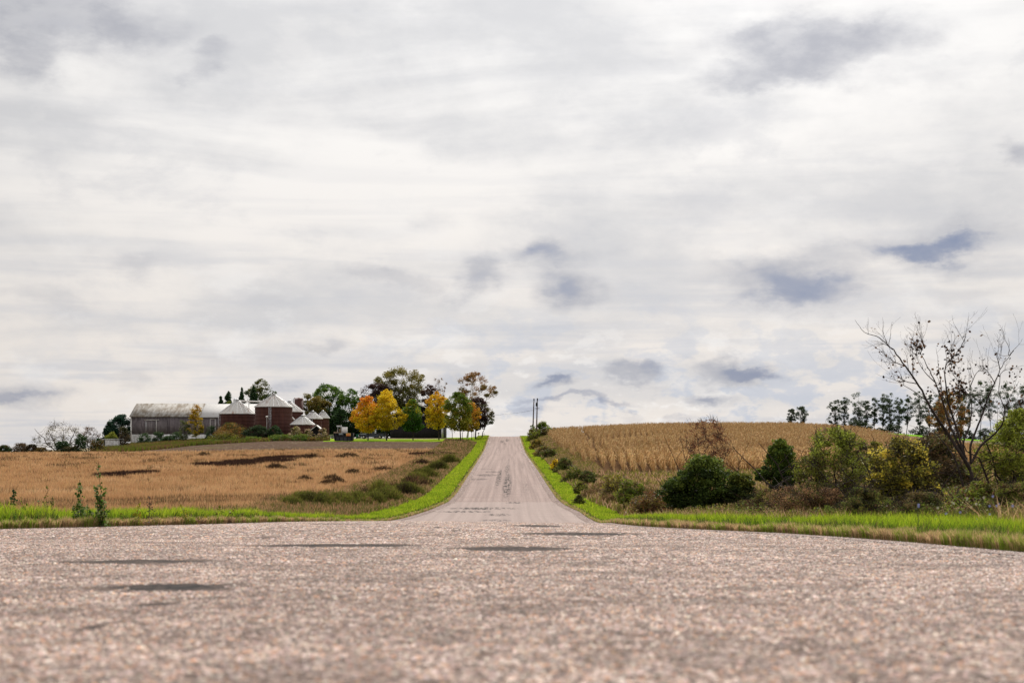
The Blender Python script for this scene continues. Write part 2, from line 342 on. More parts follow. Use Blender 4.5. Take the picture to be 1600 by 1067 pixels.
# road: chip-sealed tarmac, pinkish stones in grey binder, with dark tar repairs and worn wheel tracks
def road_material():
    m, t = material('chip_seal'); P = t.pos; x, y, z = t.sep(P)[:3]
    P2 = t.comb(x, y, 0.0)
    wv = t.v('ADD', P2, t.mul(t.v('SUBTRACT', t.node('ShaderNodeTexNoise').outputs[1], (.5, .5, .5)), 0.01))
    vn = t.node('ShaderNodeTexVoronoi', feature='F1'); t.put(vn.inputs['Vector'], P2); vn.inputs['Scale'].default_value = 42
    vc = t.sep(vn.outputs['Color'])[0]; vd = vn.outputs['Distance']
    stone = t.cramp(vc, [(0.0, (.10, .095, .09)), (.13, (.20, .165, .15)), (.3, (.36, .255, .215)), (.5, (.47, .37, .33)), (.68, (.40, .345, .325)), (.82, (.60, .52, .48)), (.94, (.46, .25, .155)), (1.0, (.74, .69, .65))])
    vn2 = t.node('ShaderNodeTexVoronoi', feature='F1'); t.put(vn2.inputs['Vector'], P2); vn2.inputs['Scale'].default_value = 17
    vc2 = t.sep(vn2.outputs['Color'])[1]
    stone = t.mix(0.55, stone, t.mix(t.ramp(vc2, 0.15, 0.8), (.42, .38, .36), (1.35, 1.33, 1.31)), 'MULTIPLY')
    binder = t.ramp(vd, 0.30, 0.75)
    c = t.mix(t.m('MULTIPLY', binder, .75), stone, (.15, .115, .10))
    mid = t.noise(P2, 5.0, 5, .65); big = t.noise(P2, .55, 4, .6)
    mid2 = t.noise(P2, 11.0, 5, .7)
    c = t.mix(1.0, c, t.mix(t.ramp(mid, .32, .68), (.70, .69, .68), (1.28, 1.25, 1.23)), 'MULTIPLY')
    c = t.mix(1.0, c, t.mix(t.ramp(mid2, .35, .65), (.50, .48, .47), (1.45, 1.43, 1.41)), 'MULTIPLY')
    c = t.mix(1.0, c, t.mix(t.ramp(big, .3, .7), (.86, .84, .84), (1.12, 1.11, 1.1)), 'MULTIPLY')
    # scattered pock marks where the stones have come away
    pock = t.m('MULTIPLY', t.ramp(t.noise(P2, 3.2, 4, .6), .63, .73), t.ramp(y, 60, 95, 1, .35))
    c = t.mix(t.m('MULTIPLY', pock, .7), c, (.085, .08, .075))
    c = t.mix(t.ramp(y, 18, 55, .5, 0), c, (.07, .055, .05))  # bare binder darkened towards the camera, shade between chips put into the colour
    # beyond the junction the surface is finer, pinker and streaked along the wheel tracks
    lon = t.noise(t.comb(t.m('MULTIPLY', x, 2.6), t.m('MULTIPLY', y, .02), 0.0), 1.0, 5, .6)
    cross = t.noise(t.comb(t.m('MULTIPLY', x, .10), t.m('MULTIPLY', y, .75), 0.0), 1.0, 4, .55)
    far = t.mix(t.ramp(lon, .32, .68), (.235, .185, .17), (.36, .285, .26))
    far = t.mix(t.m('MULTIPLY', t.ramp(cross, .45, .68), .55), far, (.25, .185, .17))
    far = t.mix(.5, far, t.mix(t.ramp(t.noise(P2, 6, 4), .3, .7), (.75, .75, .75), (1.25, 1.25, 1.25)), 'MULTIPLY')
    f = t.ramp(t.m('ADD', y, t.m('MULTIPLY', t.m('SUBTRACT', big, .5), 10)), 50, 80)
    c = t.mix(t.m('MULTIPLY', f, .8), c, far)
    near_l = t.ramp(t.m('ADD', y, t.m('MULTIPLY', x, .04)), 99.6, 100.3)
    c = t.mix(t.m('MULTIPLY', t.m('SUBTRACT', 1.0, near_l), t.m('MULTIPLY', f, .45)), c, (.36, .30, .275))
    # dark tar repairs: ellipses (x, y, half width, half length, strength) with ragged edges
    wk = t.ramp(y, 5, 30, .7, 1.4); na = t.m('MULTIPLY', wk, t.m('SUBTRACT', t.noise(P2, 3.4, 8, .75), .5)); nb = t.m('MULTIPLY', wk, t.m('SUBTRACT', t.noise(t.v('ADD', P2, (9, 4, 0)), 2.3, 8, .75), .5))
    xs = t.m('ADD', x, t.m('MULTIPLY', na, .8)); ys = t.m('ADD', y, t.m('MULTIPLY', nb, 1.0))
    acc = None
    for (px, py, rx, ry, k) in TAR:
        pp = t.m('DIVIDE', t.m('SUBTRACT', xs, px), rx); qq = t.m('DIVIDE', t.m('SUBTRACT', ys, py), ry)
        r = t.m('SQRT', t.m('ADD', t.m('MULTIPLY', pp, pp), t.m('MULTIPLY', qq, qq)))
        g = t.ramp(r, 1.15, .55, 0, k); acc = g if acc is None else t.m('MAXIMUM', acc, g)
    brk = t.ramp(t.noise(P2, 4.5, 5, .7), .36, .56)
    brk2 = t.ramp(t.noise(t.comb(t.m('MULTIPLY', x, 4.5), t.m('MULTIPLY', y, .42), 0.0), 1.0, 7, .8), .44, .56)
    fy_ = t.ramp(y, 62, 72); brk = t.m('ADD', t.m('MULTIPLY', t.m('ADD', t.m('MULTIPLY', brk, .55), .45), t.m('SUBTRACT', 1.0, fy_)), t.m('MULTIPLY', brk2, fy_))
    tar = t.m('MULTIPLY', acc, brk)
    c = t.mix(t.m('MULTIPLY', tar, .95), c, (.03, .03, .03))
    # loose dark gravel towards the edges
    t.put(t.b.inputs['Base Color'], c)
    t.b.inputs['Roughness'].default_value = 0.95; t.b.inputs['Specular IOR Level'].default_value = .04
    hgt = t.m('ADD', t.m('MULTIPLY', t.m('SUBTRACT', 1.0, vd), .6), t.m('MULTIPLY', mid2, 1.6))
    bump(t, hgt, .8, .02)
    return m
def plane_pt(px, py):              # a point on the sloping near road, by the bearing and dip it is seen under
    Y = 0.55/((py-700)/FOC-0.043); return (px-800)/FOC*Y, Y
TAR = []
for (x0, x1, py, ry, k) in [(165, 375, 917, 17, 1), (100, 330, 877, 9, .8), (405, 665, 852, 7, .95), (700, 905, 857, 9, .9), (805, 1005, 834, 6, 1), (795, 885, 822, 5, 1),
                            (678, 690, 826, 2, 1), (707, 722, 830.5, 2, 1), (222, 268, 944, 9, .75), (128, 160, 980, 12, .9), (238, 268, 985, 12, .6), (480, 560, 822, 2, .8), (400, 430, 840, 2, .8), (60, 110, 858, 4, .5), (1195, 1215, 1035, 10, .6), (945, 965, 1038, 9, .6), (690, 705, 1040, 9, .6), (900, 1100, 862, 3, .5), (300, 360, 992, 12, .5)]:
    a, Y = plane_pt(x0, py); b, _ = plane_pt(x1, py); ry = ry/2*Y*Y/1222*.9
    TAR.append(((a+b)/2, Y, abs(b-a)/2*1.1, ry, k))
TAR += [(-1.9, 92, 2.4, 1.7, .9), (-2.9, 88, 1.9, 1.4, .85), (-.9, 76, .9, 2.2, .7), (-.8, 84, .8, 1.8, .8), (.1, 99, .7, 1.2, .8),
        (-.42, 128, .42, 26, 1), (-.55, 165, .3, 22, .8), (-1.28, 142, .26, 24, .95), (-2.7, 147, 1.3, 3.2, .85), (-3.3, 137, 1.0, 2.4, .7), (-2.2, 156, 1.1, 2.4, .7),
        (-3.0, 165, .8, 2.2, .5), (-2.2, 312, .5, 9, 1), (-1.1, 320, .45, 10, 1), (-1.6, 300, .3, 8, .7), (-.5, 195, .2, 14, .5), (1.2, 120, .2, 15, .35), (1.3, 180, .25, 20, .3)]
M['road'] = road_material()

def ground_material():
    m, t = material('meadow_soil'); P = t.pos
    n = t.noise(P, .12, 5, .6); n2 = t.noise(P, 1.5, 5, .7); n3 = t.noise(P, 9, 4, .7)
    c = t.mix(t.ramp(n, .35, .65), (.17, .12, .06), (.12, .12, .04))
    c = t.mix(t.m('MULTIPLY', t.ramp(n2, .4, .65), .7), c, (.23, .14, .075))
    c = t.mix(.6, c, t.mix(n3, (.5, .5, .5), (1.5, 1.5, 1.5)), 'MULTIPLY')
    t.put(t.b.inputs['Base Color'], c); t.b.inputs['Roughness'].default_value = .95
    bump(t, n3, .6, .05); return m
M['ground'] = ground_material()
def soil_material():
    m, t = material('ploughed_soil'); P = t.pos
    Ps = t.mul(P, (.25, 1, 1))
    n = t.noise(Ps, .25, 5, .6); n2 = t.noise(P, 2.5, 6, .75); n3 = t.voro(P, 3.0)
    c = t.mix(t.ramp(n2, .35, .65), (.06, .040, .030), (.13, .088, .066))
    c = t.mix(t.m('MULTIPLY', t.ramp(n, .52, .68), .6), c, (.13, .11, .04))
    c = t.mix(t.ramp(t.sep(n3)[0], .96, .985, 0, .6), c, (.40, .33, .27))
    t.put(t.b.inputs['Base Color'], c); t.b.inputs['Roughness'].default_value = 1; t.b.inputs['Specular IOR Level'].default_value = 0
    bump(t, n2, .4, .05); return m
M['soil'] = soil_material()
def two(name, a, b, s, rough=.95, stretch=(1, 1, 1)):
    m, t = material(name); P = t.mul(t.pos, stretch)
    n = t.noise(P, s, 5, .65); n2 = t.noise(P, s*9, 4, .7)
    c = t.mix(t.ramp(n, .35, .65), a, b); c = t.mix(.6, c, t.mix(n2, (.55,)*3, (1.45,)*3), 'MULTIPLY')
    t.put(t.b.inputs['Base Color'], c); t.b.inputs['Roughness'].default_value = 1; t.b.inputs['Specular IOR Level'].default_value = 0; bump(t, n2, .4, .03); return m
M['lawn'] = two('lawn', (.15, .27, .02), (.26, .34, .03), .25)
M['turf'] = two('verge_turf', (.11, .17, .02), (.17, .15, .05), 1.5)
M['greenfield'] = two('winter_crop', (.14, .30, .02), (.18, .36, .03), .1)
M['gravel'] = two('gravel', (.30, .24, .22), (.17, .13, .115), 3)
M['drive'] = two('driveway', (.36, .27, .20), (.24, .17, .12), .5)
M['stubble'] = two('stubble', (.24, .13, .065), (.17, .095, .05), .3)
M['cornsoil'] = two('corn_floor', (.07, .04, .022), (.11, .065, .035), .6)

# ------------------------------------------------------------------ the setting
def grid_faces(nr, nc, wrap=False):
    a = np.arange(nr-1)[:, None]*nc; c = np.arange(nc if wrap else nc-1)[None, :]; c2 = (c+1) % nc
    return np.stack([a+c, a+c2, a+nc+c2, a+nc+c], -1).reshape(-1, 4)
th = np.concatenate([np.arange(-180, -32, 4), np.arange(-32, 32, .25), np.arange(32, 180, 4)])*np.pi/180
rr = np.concatenate([[.5, 1, 1.5], np.geomspace(2, 5000, 400)])
TH, RR = np.meshgrid(th, rr); X = RR*np.sin(TH); Y = RR*np.cos(TH); Z = h(X, Y)
ins = np.minimum(X-xl_(Y), xr_(Y)-X)
far_ok = 1-sstep(330, 400, Y)
Z = Z-.03 - .17*sstep(-1.0, .2, ins)*(1-sstep(395, 420, Y))
V = np.stack([X, Y, Z], -1).reshape(-1, 3)
f = grid_faces(len(rr), len(th), True)[:, ::-1]
link('ground', mesh_np('ground', V, f, M['ground'], smooth=True), kind='structure')

def strip(name, ya, ra, rb, off, mat, nc=8, smooth=True, **kw):
    """sheet between two edge curves given as (N,2) arrays"""
    s = np.linspace(0, 1, nc)[None, :, None]
    P = ra[:, None, :]*(1-s)+rb[:, None, :]*s
    z = h(P[..., 0], P[..., 1])+off
    V = np.concatenate([P, z[..., None]], -1).reshape(-1, 3)
    return link(name, mesh_np(name, V, grid_faces(len(ra), nc), mat, smooth=smooth), **kw)
ys = np.concatenate([np.arange(-60, 56, 2.0), np.arange(56, 110, .5), np.arange(110, 415, 1.5)])
rag = lambda y, s: .16*(fbm(y, y*0+s, .8, s)-.5)
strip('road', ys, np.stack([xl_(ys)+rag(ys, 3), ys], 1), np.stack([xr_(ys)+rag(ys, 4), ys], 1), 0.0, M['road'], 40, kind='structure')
def edge_curve(fn, y0, y1, side, n=900):
    """points along a road edge with outward normals and arc length"""
    yy = np.linspace(y0, y1, n); P = np.stack([fn(yy), yy], 1)
    T = np.gradient(P, axis=0); T /= np.linalg.norm(T, axis=1)[:, None]
    N = np.stack([T[:, 1], -T[:, 0]], 1)*side
    s = np.concatenate([[0], np.cumsum(np.linalg.norm(np.diff(P, axis=0), axis=1))])
    return P, N, s
EL = edge_curve(xl_, 15, 362, -1, 1600); ER = edge_curve(xr_, -5, 362, 1, 1600)
for (P, N, s) in (EL, ER):
    strip('gravel_shoulder', None, P-N*.25, P+N*.55, .012, M['gravel'], 5, kind='structure')
    strip('verge_ground', None, P+N*.5, P+N*3.2, .022, M['turf'], 8, kind='structure')

def sheet(name, px0, px1, Y0, Y1, off, mat, nx=60, ny=40, clip=None, **kw):
    """field sheet in the wedge between two bearings; Y0/Y1 may be functions of the photo column"""
    p = np.linspace(px0, px1, nx); t = np.linspace(0, 1, ny)
    a = np.array([Y0(q) if callable(Y0) else Y0 for q in p]); b = np.array([Y1(q) if callable(Y1) else Y1 for q in p])
    YY = a[None]*(1-t[:, None])+b[None]*t[:, None]; XX = (p[None]-800)/FOC*YY
    if clip: XX, YY = clip(XX, YY)
    z = h(XX, YY)+off
    return link(name, mesh_np(name, np.stack([XX, YY, z], -1).reshape(-1, 3), grid_faces(ny, nx), mat, smooth=True), **kw)
xclipL = lambda X, Y: (np.minimum(X, xl_(Y)-2.5), Y)
sheet('stubble_field', -500, 760, lambda q: 48+max(0, (q-300))*.03, 248, .03, M['stubble'], 160, 120, xclipL, kind='structure')
sheet('ploughed_field', 215, 770, 244, lambda q: float(np.interp(q, [215, 300, 420, 520, 770], [262, 285, 292, 292, 290])), .05, M['soil'], 120, 60, xclipL, kind='structure')
sheet('lawn', 505, 785, lambda q: 289+3*(fbm(q, 0, .06, 8)-.5), 350, .055, M['lawn'], 90, 60, xclipL, kind='structure')
sheet('driveway', 520, 700, 314, 322, .075, M['drive'], 40, 6, None, kind='structure')
sheet('green_field', 1330, 1800, 345, 432, .05, M['greenfield'], 60, 40, None, kind='structure')
sheet('corn_floor', 830, 1440, 144, 345, .03, M['cornsoil'], 100, 80, lambda X, Y: (np.clip(X, 8.5, 80), Y), kind='structure')

# ------------------------------------------------------------------ blades and leaves
def blades(P, H, Wd, lean, C, rng, two_seg=True):
    """tapering bent blades. P (N,3), H heights, Wd widths, lean = sideways reach as a share of height, C colours (N,3)"""
    n = len(P); a = rng.uniform(0, 2*np.pi, n); l = rng.uniform(.1, 1, n)*lean*H
    dx = np.cos(a)*l; dy = np.sin(a)*l
    b = rng.uniform(-.6, .6, n); wxv = np.cos(b)*Wd/2; wyv = np.sin(b)*Wd/2
    if two_seg:
        V = np.empty((n, 5, 3)); 
        V[:, 0] = P+np.stack([-wxv, -wyv, -.05*H], 1); V[:, 1] = P+np.stack([wxv, wyv, -.05*H], 1)
        m = P+np.stack([dx*.3, dy*.3, H*.6], 1)
        V[:, 2] = m+np.stack([wxv*.8, wyv*.8, 0*H], 1); V[:, 3] = m-np.stack([wxv*.8, wyv*.8, 0*H], 1)
        V[:, 4] = P+np.stack([dx, dy, H], 1)
        i = np.arange(n)[:, None]*5
        return V.reshape(-1, 3), [i+np.array([[0, 1, 2, 3]]), i+np.array([[3, 2, 4]])], np.repeat(C, 5, 0)
    V = np.empty((n, 3, 3)); V[:, 0] = P+np.stack([-wxv, -wyv, -.05*H], 1); V[:, 1] = P+np.stack([wxv, wyv, -.05*H], 1); V[:, 2] = P+np.stack([dx, dy, H], 1)
    return V.reshape(-1, 3), [np.arange(n)[:, None]*3+np.array([[0, 1, 2]])], np.repeat(C, 3, 0)
def merge(parts):
    V = []; F = {}; C = []; o = 0
    for (v, fs, c) in parts:
        V.append(v); C.append(c)
        for f in fs: F.setdefault(f.shape[1], []).append(f+o)
        o += len(v)
    return np.concatenate(V), [np.concatenate(a) for a in F.values()], np.concatenate(C)
def leaves(P, size, C, rng, flat=0.0, aspect=.6):
    """diamond leaves with random facing"""
    n = len(P); u = rng.normal(size=(n, 3)); u[:, 2] *= (1-flat); u /= np.linalg.norm(u, axis=1)[:, None]
    r = rng.normal(size=(n, 3)); v = np.cross(u, r); v /= np.linalg.norm(v, axis=1)[:, None]+1e-9
    s = (size*rng.uniform(.6, 1.35, n))[:, None] if not hasattr(size, '__len__') else size[:, None]
    V = np.stack([P-u*s*.5, P+v*s*.5*aspect, P+u*s*.5, P-v*s*.5*aspect], 1)
    return V.reshape(-1, 3), [np.arange(n)[:, None]*4+np.array([[0, 1, 2, 3]])], np.repeat(C, 4, 0)
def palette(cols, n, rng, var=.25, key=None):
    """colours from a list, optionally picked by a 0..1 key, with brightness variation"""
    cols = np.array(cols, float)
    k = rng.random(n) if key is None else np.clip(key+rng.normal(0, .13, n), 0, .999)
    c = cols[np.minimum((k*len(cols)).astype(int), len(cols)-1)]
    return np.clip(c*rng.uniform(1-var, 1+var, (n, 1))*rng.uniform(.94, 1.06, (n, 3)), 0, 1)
def stuff(name, parts, mat, label, cat):
    V, F, C = merge(parts) if isinstance(parts, list) else parts
    return link(name, mesh_np(name, V, F, mat, C), None, label=label, cat=cat, kind='stuff')
rs = np.random.default_rng

# mown green verge on both sides of the road; tan fringe against the gravel
def verge(curve, n, seed, ymin, label, tall=1.0):
    P, N, s = curve; g = rs(seed); parts = []
    D = np.hypot(P[:, 0], P[:, 1])*(1+3*(np.abs(P[:, 0]/np.maximum(P[:, 1], 1)) > .42)); D = np.maximum(D, 14)
    ds = np.gradient(s); ds[P[:, 1] < ymin] = 0
    for kind, m, o0, o1 in (('green', n, .55, 3.0), ('dry', int(n*.7), .28, 3.0), ('rank', int(n*.22), .4, 2.6)):
        pdf = ds/D**1.35; cdf = np.cumsum(pdf); cdf /= cdf[-1]
        i = np.interp(g.random(m), cdf, np.arange(len(s))); i0 = i.astype(int)
        # two-tier fringe: the inner margin is ragged
        u = g.uniform(0, 1, m); off = o0+(o1-o0)*(u if kind != 'dry' else u**2.2)
        Q = P[i0]+N[i0]*off[:, None]; T = np.stack([-N[i0][:, 1], N[i0][:, 0]], 1)
        Q = Q+T*g.uniform(-.4, .4, m)[:, None]
        DD = np.hypot(Q[:, 0], Q[:, 1]); nz = fbm(Q[:, 0], Q[:, 1], .5, seed)
        nz2 = fbm(Q[:, 0], Q[:, 1], 1.6, seed+7); nz3 = fbm(Q[:, 0], Q[:, 1], 3.5, seed+9)
        edge = off+.9*(nz2-.5)
        nearf = 1-sstep(45, 75, DD)
        if kind == 'green':
            keep = (edge > .60+.9*nearf*(nz-.12)) ; H = (.10+.12*nz2+.16*nearf*(.5+nz))*g.uniform(.45, 1.35, m); cc = palette([(.07, .12, .015), (.15, .24, .012), (.25, .35, .02), (.36, .42, .03), (.20, .23, .04)], m, g, .38, nz*.5+nz3*.5)
        elif kind == 'dry':
            keep = (edge < .72+1.2*nearf*(nz-.12)) | ((nz3 < .36) & (g.random(m) < .8)) ; H = (.07+.07*nz2+.10*nearf*(.4+nz))*g.uniform(.5, 1.3, m); cc = palette([(.18, .12, .07), (.38, .26, .14), (.52, .35, .19), (.22, .23, .05), (.25, .34, .04), (.50, .36, .19)], m, g, .3, nz2)
        else:
            keep = nz2 > .5; H = (.16+.16*nearf)*g.uniform(.7, 1.2, m); cc = palette([(.05, .07, .015), (.10, .16, .02), (.05, .10, .02), (.13, .09, .04)], m, g, .3)
        H = H*(.55+.9*nz3); keep &= (nz3 > .28) | (g.random(m) < .4)
        Q, H, cc, DD = Q[keep], H[keep], cc[keep], DD[keep]
        W_ = np.maximum(.006, DD*.00042)*g.uniform(.7, 1.3, len(H))
        p3 = np.column_stack([Q, h(Q[:, 0], Q[:, 1])])
        parts.append(blades(p3, H*(tall if kind != 'dry' else 1+(tall-1)*.6), W_, .55, cc, g, True))
    stuff('verge_grass', parts, M['grass'], label, 'grass')
verge(EL, 230000, 11, 15, 'bright green mown grass verge along the left side of the road', 1.45)
verge(ER, 260000, 12, 6, 'bright green mown grass verge along the right side of the road')

# tan crop on the left field
def left_field():
    g = rs(21); n = 400000
    Y = 49*np.exp(g.random(n)*math.log(250/49)); px = g.uniform(-260, 765, n); X = wx(px, Y)
    lim = xl_(Y)-2.7; lim2 = 1.0+3.5*fbm(X*0, Y, .05, 3)          # weedy margin beside the road takes over
    k = (X < lim-lim2*g.uniform(.3, 1.0, n)*sstep(50, 75, Y)) & (Y > 48.5+np.maximum(px-250, 0)*.02)
    X, Y, px = X[k], Y[k], px[k]; n = len(X)
    inpatch = np.zeros(n, bool)
    for (a, b, ra, rb) in PATCH:
        rr_ = np.hypot((X-a)/ra, (Y-b)/rb)+.35*(fbm(X, Y, .6, 9)-.5); inpatch |= rr_ < 1
    nz = fbm(X, Y, .10, 30); nz2 = fbm(X*1.0, Y*.35, .6, 33)
    c = palette([(.34, .185, .088), (.44, .26, .125), (.52, .325, .165), (.62, .42, .235)], n, g, .24, nz*.5+nz2*.5)
    # faint wheel tracks and darker weeds at the back
    trk = np.minimum(np.abs((X+26)-.42*(Y-60)), np.abs((X+21)-.42*(Y-60)))
    dk = ((trk < .7) & (Y < 95) & (Y > 62)) | ((fbm(X, Y*.4, .35, 41) > .66) & (Y > 165) & (g.random(n) < .75)) | ((fbm(X, Y*.5, .8, 43) > .69) & (g.random(n) < .6))
    c[dk] = palette([(.09, .05, .03), (.16, .09, .05), (.14, .12, .05)], int(dk.sum()), g, .3)
    H = (.40+.30*(nz2-.5))*g.uniform(.55, 1.35, n); H[dk] *= 1.15
    keep = ~inpatch; X, Y, H, c = X[keep], Y[keep], H[keep], c[keep]
    D = np.hypot(X, Y); W_ = np.maximum(.010, D*.00045)*g.uniform(.6, 1.5, len(X))
    stuff('dry_crop', [blades(np.column_stack([X, Y, h(X, Y)]), H, W_, .6, c, g, False)], M['dry'], 'tan ripe crop covering the field left of the road', 'crop')
PATCH = [(wx(198, 142), 142, 2.2, 9), (wx(355, 178), 178, 4.0, 8), (wx(405, 190), 190, 4.5, 7), (wx(436, 204), 204, 3.2, 8), (wx(675, 222), 222, 3.6, 5)]
left_field()
def dark_patch(cx, cy, ra, rb, seed, label):
    g = rs(seed); n = int(500*ra*rb/4); a = g.uniform(0, 2*np.pi, n); r = np.sqrt(g.random(n))
    X = cx+np.cos(a)*r*ra*1.05; Y = cy+np.sin(a)*r*rb*1.05
    k = np.hypot((X-cx)/ra, (Y-cy)/rb)+.35*(fbm(X, Y, .6, 9)-.5) < 1.08; X, Y = X[k], Y[k]; n = len(X)
    c = palette([(.022, .012, .010), (.04, .022, .016), (.075, .04, .025)], n, g, .3)
    V, F, C = blades(np.column_stack([X, Y, h(X, Y)]), g.uniform(.28, .62, n), np.full(n, .11), .5, c, g, False)
    link('weed_patch', mesh_np('weed_patch', V, F, M['dry'], C), None, label=label, cat='weed patch', kind='stuff')
for i, (p, lb) in enumerate(zip(PATCH, ['nearly black oval patch of dead weeds in the tan field', 'dark streak of weeds at the left end of the long dark band in the tan field', 'dark streak of weeds in the middle of the long dark band in the tan field',
      'dark brown weeds at the right end of the long dark band below the bins', 'flat dark weed strip at the back of the field near the road'])):
    dark_patch(*p, 50+i, lb)

# rank weeds and wild grass: left margin of the field, right-hand ditch
def wild(name, n, seed, sampler, cols, hh, label, wk=.0006, lean=.5, mat='dry', s1=.25, s2=1.2):
    g = rs(seed); X, Y = sampler(g, n); n = len(X)
    nz = fbm(X, Y, s1, seed); nz2 = fbm(X, Y, s2, seed+3)
    c = palette(cols, n, g, .3, nz*.55+nz2*.45)
    H = hh(X, Y)*(.55+.9*nz2)*g.uniform(.5, 1.25, n); D = np.hypot(X, Y)
    W_ = np.maximum(.008, D*wk)*g.uniform(.6, 1.5, n)
    return stuff(name, [blades(np.column_stack([X, Y, h(X, Y)]), H, W_, lean, c, g, True)], M[mat], label, 'wild grass')
def samp_left(g, n):
    Y = 50*np.exp(g.random(n)*math.log(300/50)); w_ = 3.0+3.5*sstep(60, 90, Y)
    X = xl_(Y)-2.3-w_*g.random(n)**1.2
    k = X/Y > -.45; return X[k], Y[k]
wild('wild_grass', 60000, 61, samp_left, [(.34, .18, .10), (.20, .12, .06), (.13, .13, .03), (.36, .22, .12), (.10, .11, .03), (.30, .18, .10)], lambda X, Y: .45+0*X, 'olive and tan rank grass between the left verge and the tan field')
def samp_left2(g, n):            # margin of the field along the near left verge
    P, N, s = EL; pdf = np.gradient(s)*(P[:, 1] > 30)*(P[:, 1] < 75); c = np.cumsum(pdf)/pdf.sum()
    i = np.interp(g.random(n), c, np.arange(len(s))).astype(int); o = 2.2+2.6*g.random(n)**1.5
    Q = P[i]+N[i]*o[:, None]; return Q[:, 0], Q[:, 1]
wild('wild_grass', 26000, 62, samp_left2, [(.42, .24, .13), (.30, .18, .09), (.17, .19, .03), (.34, .22, .12), (.14, .17, .03)], lambda X, Y: .36+0*X, 'tan and green tufts along the front edge of the tan field')
def samp_right(g, n):
    Y = 15*np.exp(g.random(n)*math.log(330/15)); a = xr_(Y)+2.1
    b = np.where(Y < 142, .56*Y+9, np.maximum(9.2, a+2))
    X = a+(b-a)*g.random(n)
    k = ~((X/Y > .22+.05*(fbm(X, Y, .3, 17)-.5)) & (Y < 44)); return X[k], Y[k]
def samp_right2(g, n):
    Y = 15*np.exp(g.random(n)*math.log(44/15)); a = np.maximum(xr_(Y)+2.3, .20*Y); X = a+(.56*Y+9-a)*g.random(n)
    k = (X/Y > .22+.05*(fbm(X, Y, .3, 17)-.5)) & (X > xr_(Y)+2.3); return X[k], Y[k]
wild('wild_grass', 170000, 64, samp_right2, [(.08, .055, .03), (.10, .10, .02), (.05, .045, .02), (.15, .17, .025), (.22, .13, .06), (.09, .11, .02), (.20, .22, .04)],
     lambda X, Y: .42+0*X, 'dark olive tangled grass behind the right verge, below the bare tree', wk=.0006, lean=.8)
wild('wild_grass', 400000, 63, samp_right, [(.36, .215, .13), (.13, .08, .045), (.22, .17, .05), (.46, .29, .18), (.14, .14, .035), (.27, .25, .05), (.19, .115, .06), (.42, .27, .15)],
     lambda X, Y: .46-.08*sstep(90, 140, Y), 'tan, olive and brown wild grass filling the hollow right of the road', wk=.0007)
# the ripe corn on the hill, in rows running with the road
def corn():
    g = rs(71)
    nx = int((80-8)/.92); rows = -3+np.arange(nx+14)*1.0
    P = []
    for j, xr in enumerate(rows):
        Ya = 141; Yb = 338
        step = .30 if xr < 40 else .36
        y = np.arange(Ya, Yb, step); y = y+g.uniform(-.1, .1, len(y)); y = y[(y < 262) | (g.random(len(y)) < .6)]
        xx = xr+.055*(y-150)+.7*np.sin(y*.045+1)+g.normal(0, .04, len(y)); xx = xx+g.normal(0, .4, len(y))*(y > 280); q = (xx > np.where(y < 165, 8.3+(165-y)*.14, 8.0)) & (xx < 80); P.append(np.stack([xx[q], y[q]], 1))
    P = np.concatenate(P); X, Y = P[:, 0], P[:, 1]
    # headland and bare gaps between the two blocks, and a washed-out strip
    gap = (np.abs(Y-(212+.05*X)) < 3.0) | ((np.abs(X-(wx(912, 290)+(Y-290)*.02)) < .8) & (Y > 236) & (Y < 325)) | ((np.abs(X-(wx(938, 190)+.0*(Y-190))) < .9) & (Y > 178) & (Y < 209))
    gap |= (np.abs(Y-(186-.15*(X-12))) < 2.0) & (X > 12.5) & (X < 21)
    gap |= fbm(X, Y*.6, .12, 77) > .74
    k = ~gap; X, Y = X[k], Y[k]; n = len(X); z = h(X, Y)
    H = (1.85+.5*(fbm(X, Y, .15, 72)-.5))*g.uniform(.85, 1.1, n)
    nz = fbm(X, Y, .09, 73)
    bright_ = 1-sstep(150, 175, Y)*.2
    base = palette([(.30, .17, .07), (.44, .265, .11), (.54, .34, .15), (.64, .43, .20)], n, g, .25, nz)*bright_[:, None]
    parts = [blades(np.column_stack([X, Y, z]), H, np.full(n, .075), .06, base*.8, g, False)]
    for q in range(5):
        zz = z+H*g.uniform(.25, .85, n); a = np.pi/2*g.choice([-1, 1], n)+g.normal(0, .5, n); L = g.uniform(.3, .6, n); wl = g.uniform(.08, .15, n)
        A = np.column_stack([X, Y, zz]); dirv = np.column_stack([np.cos(a), np.sin(a), np.zeros(n)])
        mid = A+dirv*(L*.5)[:, None]; mid[:, 2] += .14; tip = A+dirv*L[:, None]; tip[:, 2] -= g.uniform(.05, .5, n)
        up = np.column_stack([-np.sin(a)*.5, np.cos(a)*.5, np.full(n, .8)])*(wl*.5)[:, None]
        V = np.stack([A, mid-up, tip, mid+up], 1).reshape(-1, 3)
        cc = palette([(.38, .22, .09), (.50, .305, .13), (.60, .385, .18), (.70, .48, .24)], n, g, .2)
        parts.append((V, [np.arange(n)[:, None]*4+np.array([[0, 1, 2, 3]])], np.repeat(cc*bright_[:, None], 4, 0)))
    # ears and split husks along the near face of the field
    m = (Y < 165) & (g.random(n) < .8); mm = int(m.sum())
    parts.append(leaves(np.column_stack([X[m], Y[m], z[m]+H[m]*g.uniform(.3, .7, mm)]), .22, palette([(.66, .46, .22), (.55, .34, .14)], mm, g, .2), g, 0, .4))
    stuff('corn_crop', parts, M['dry'], 'ripe brown corn standing in rows over the hill right of the road', 'corn')
corn()

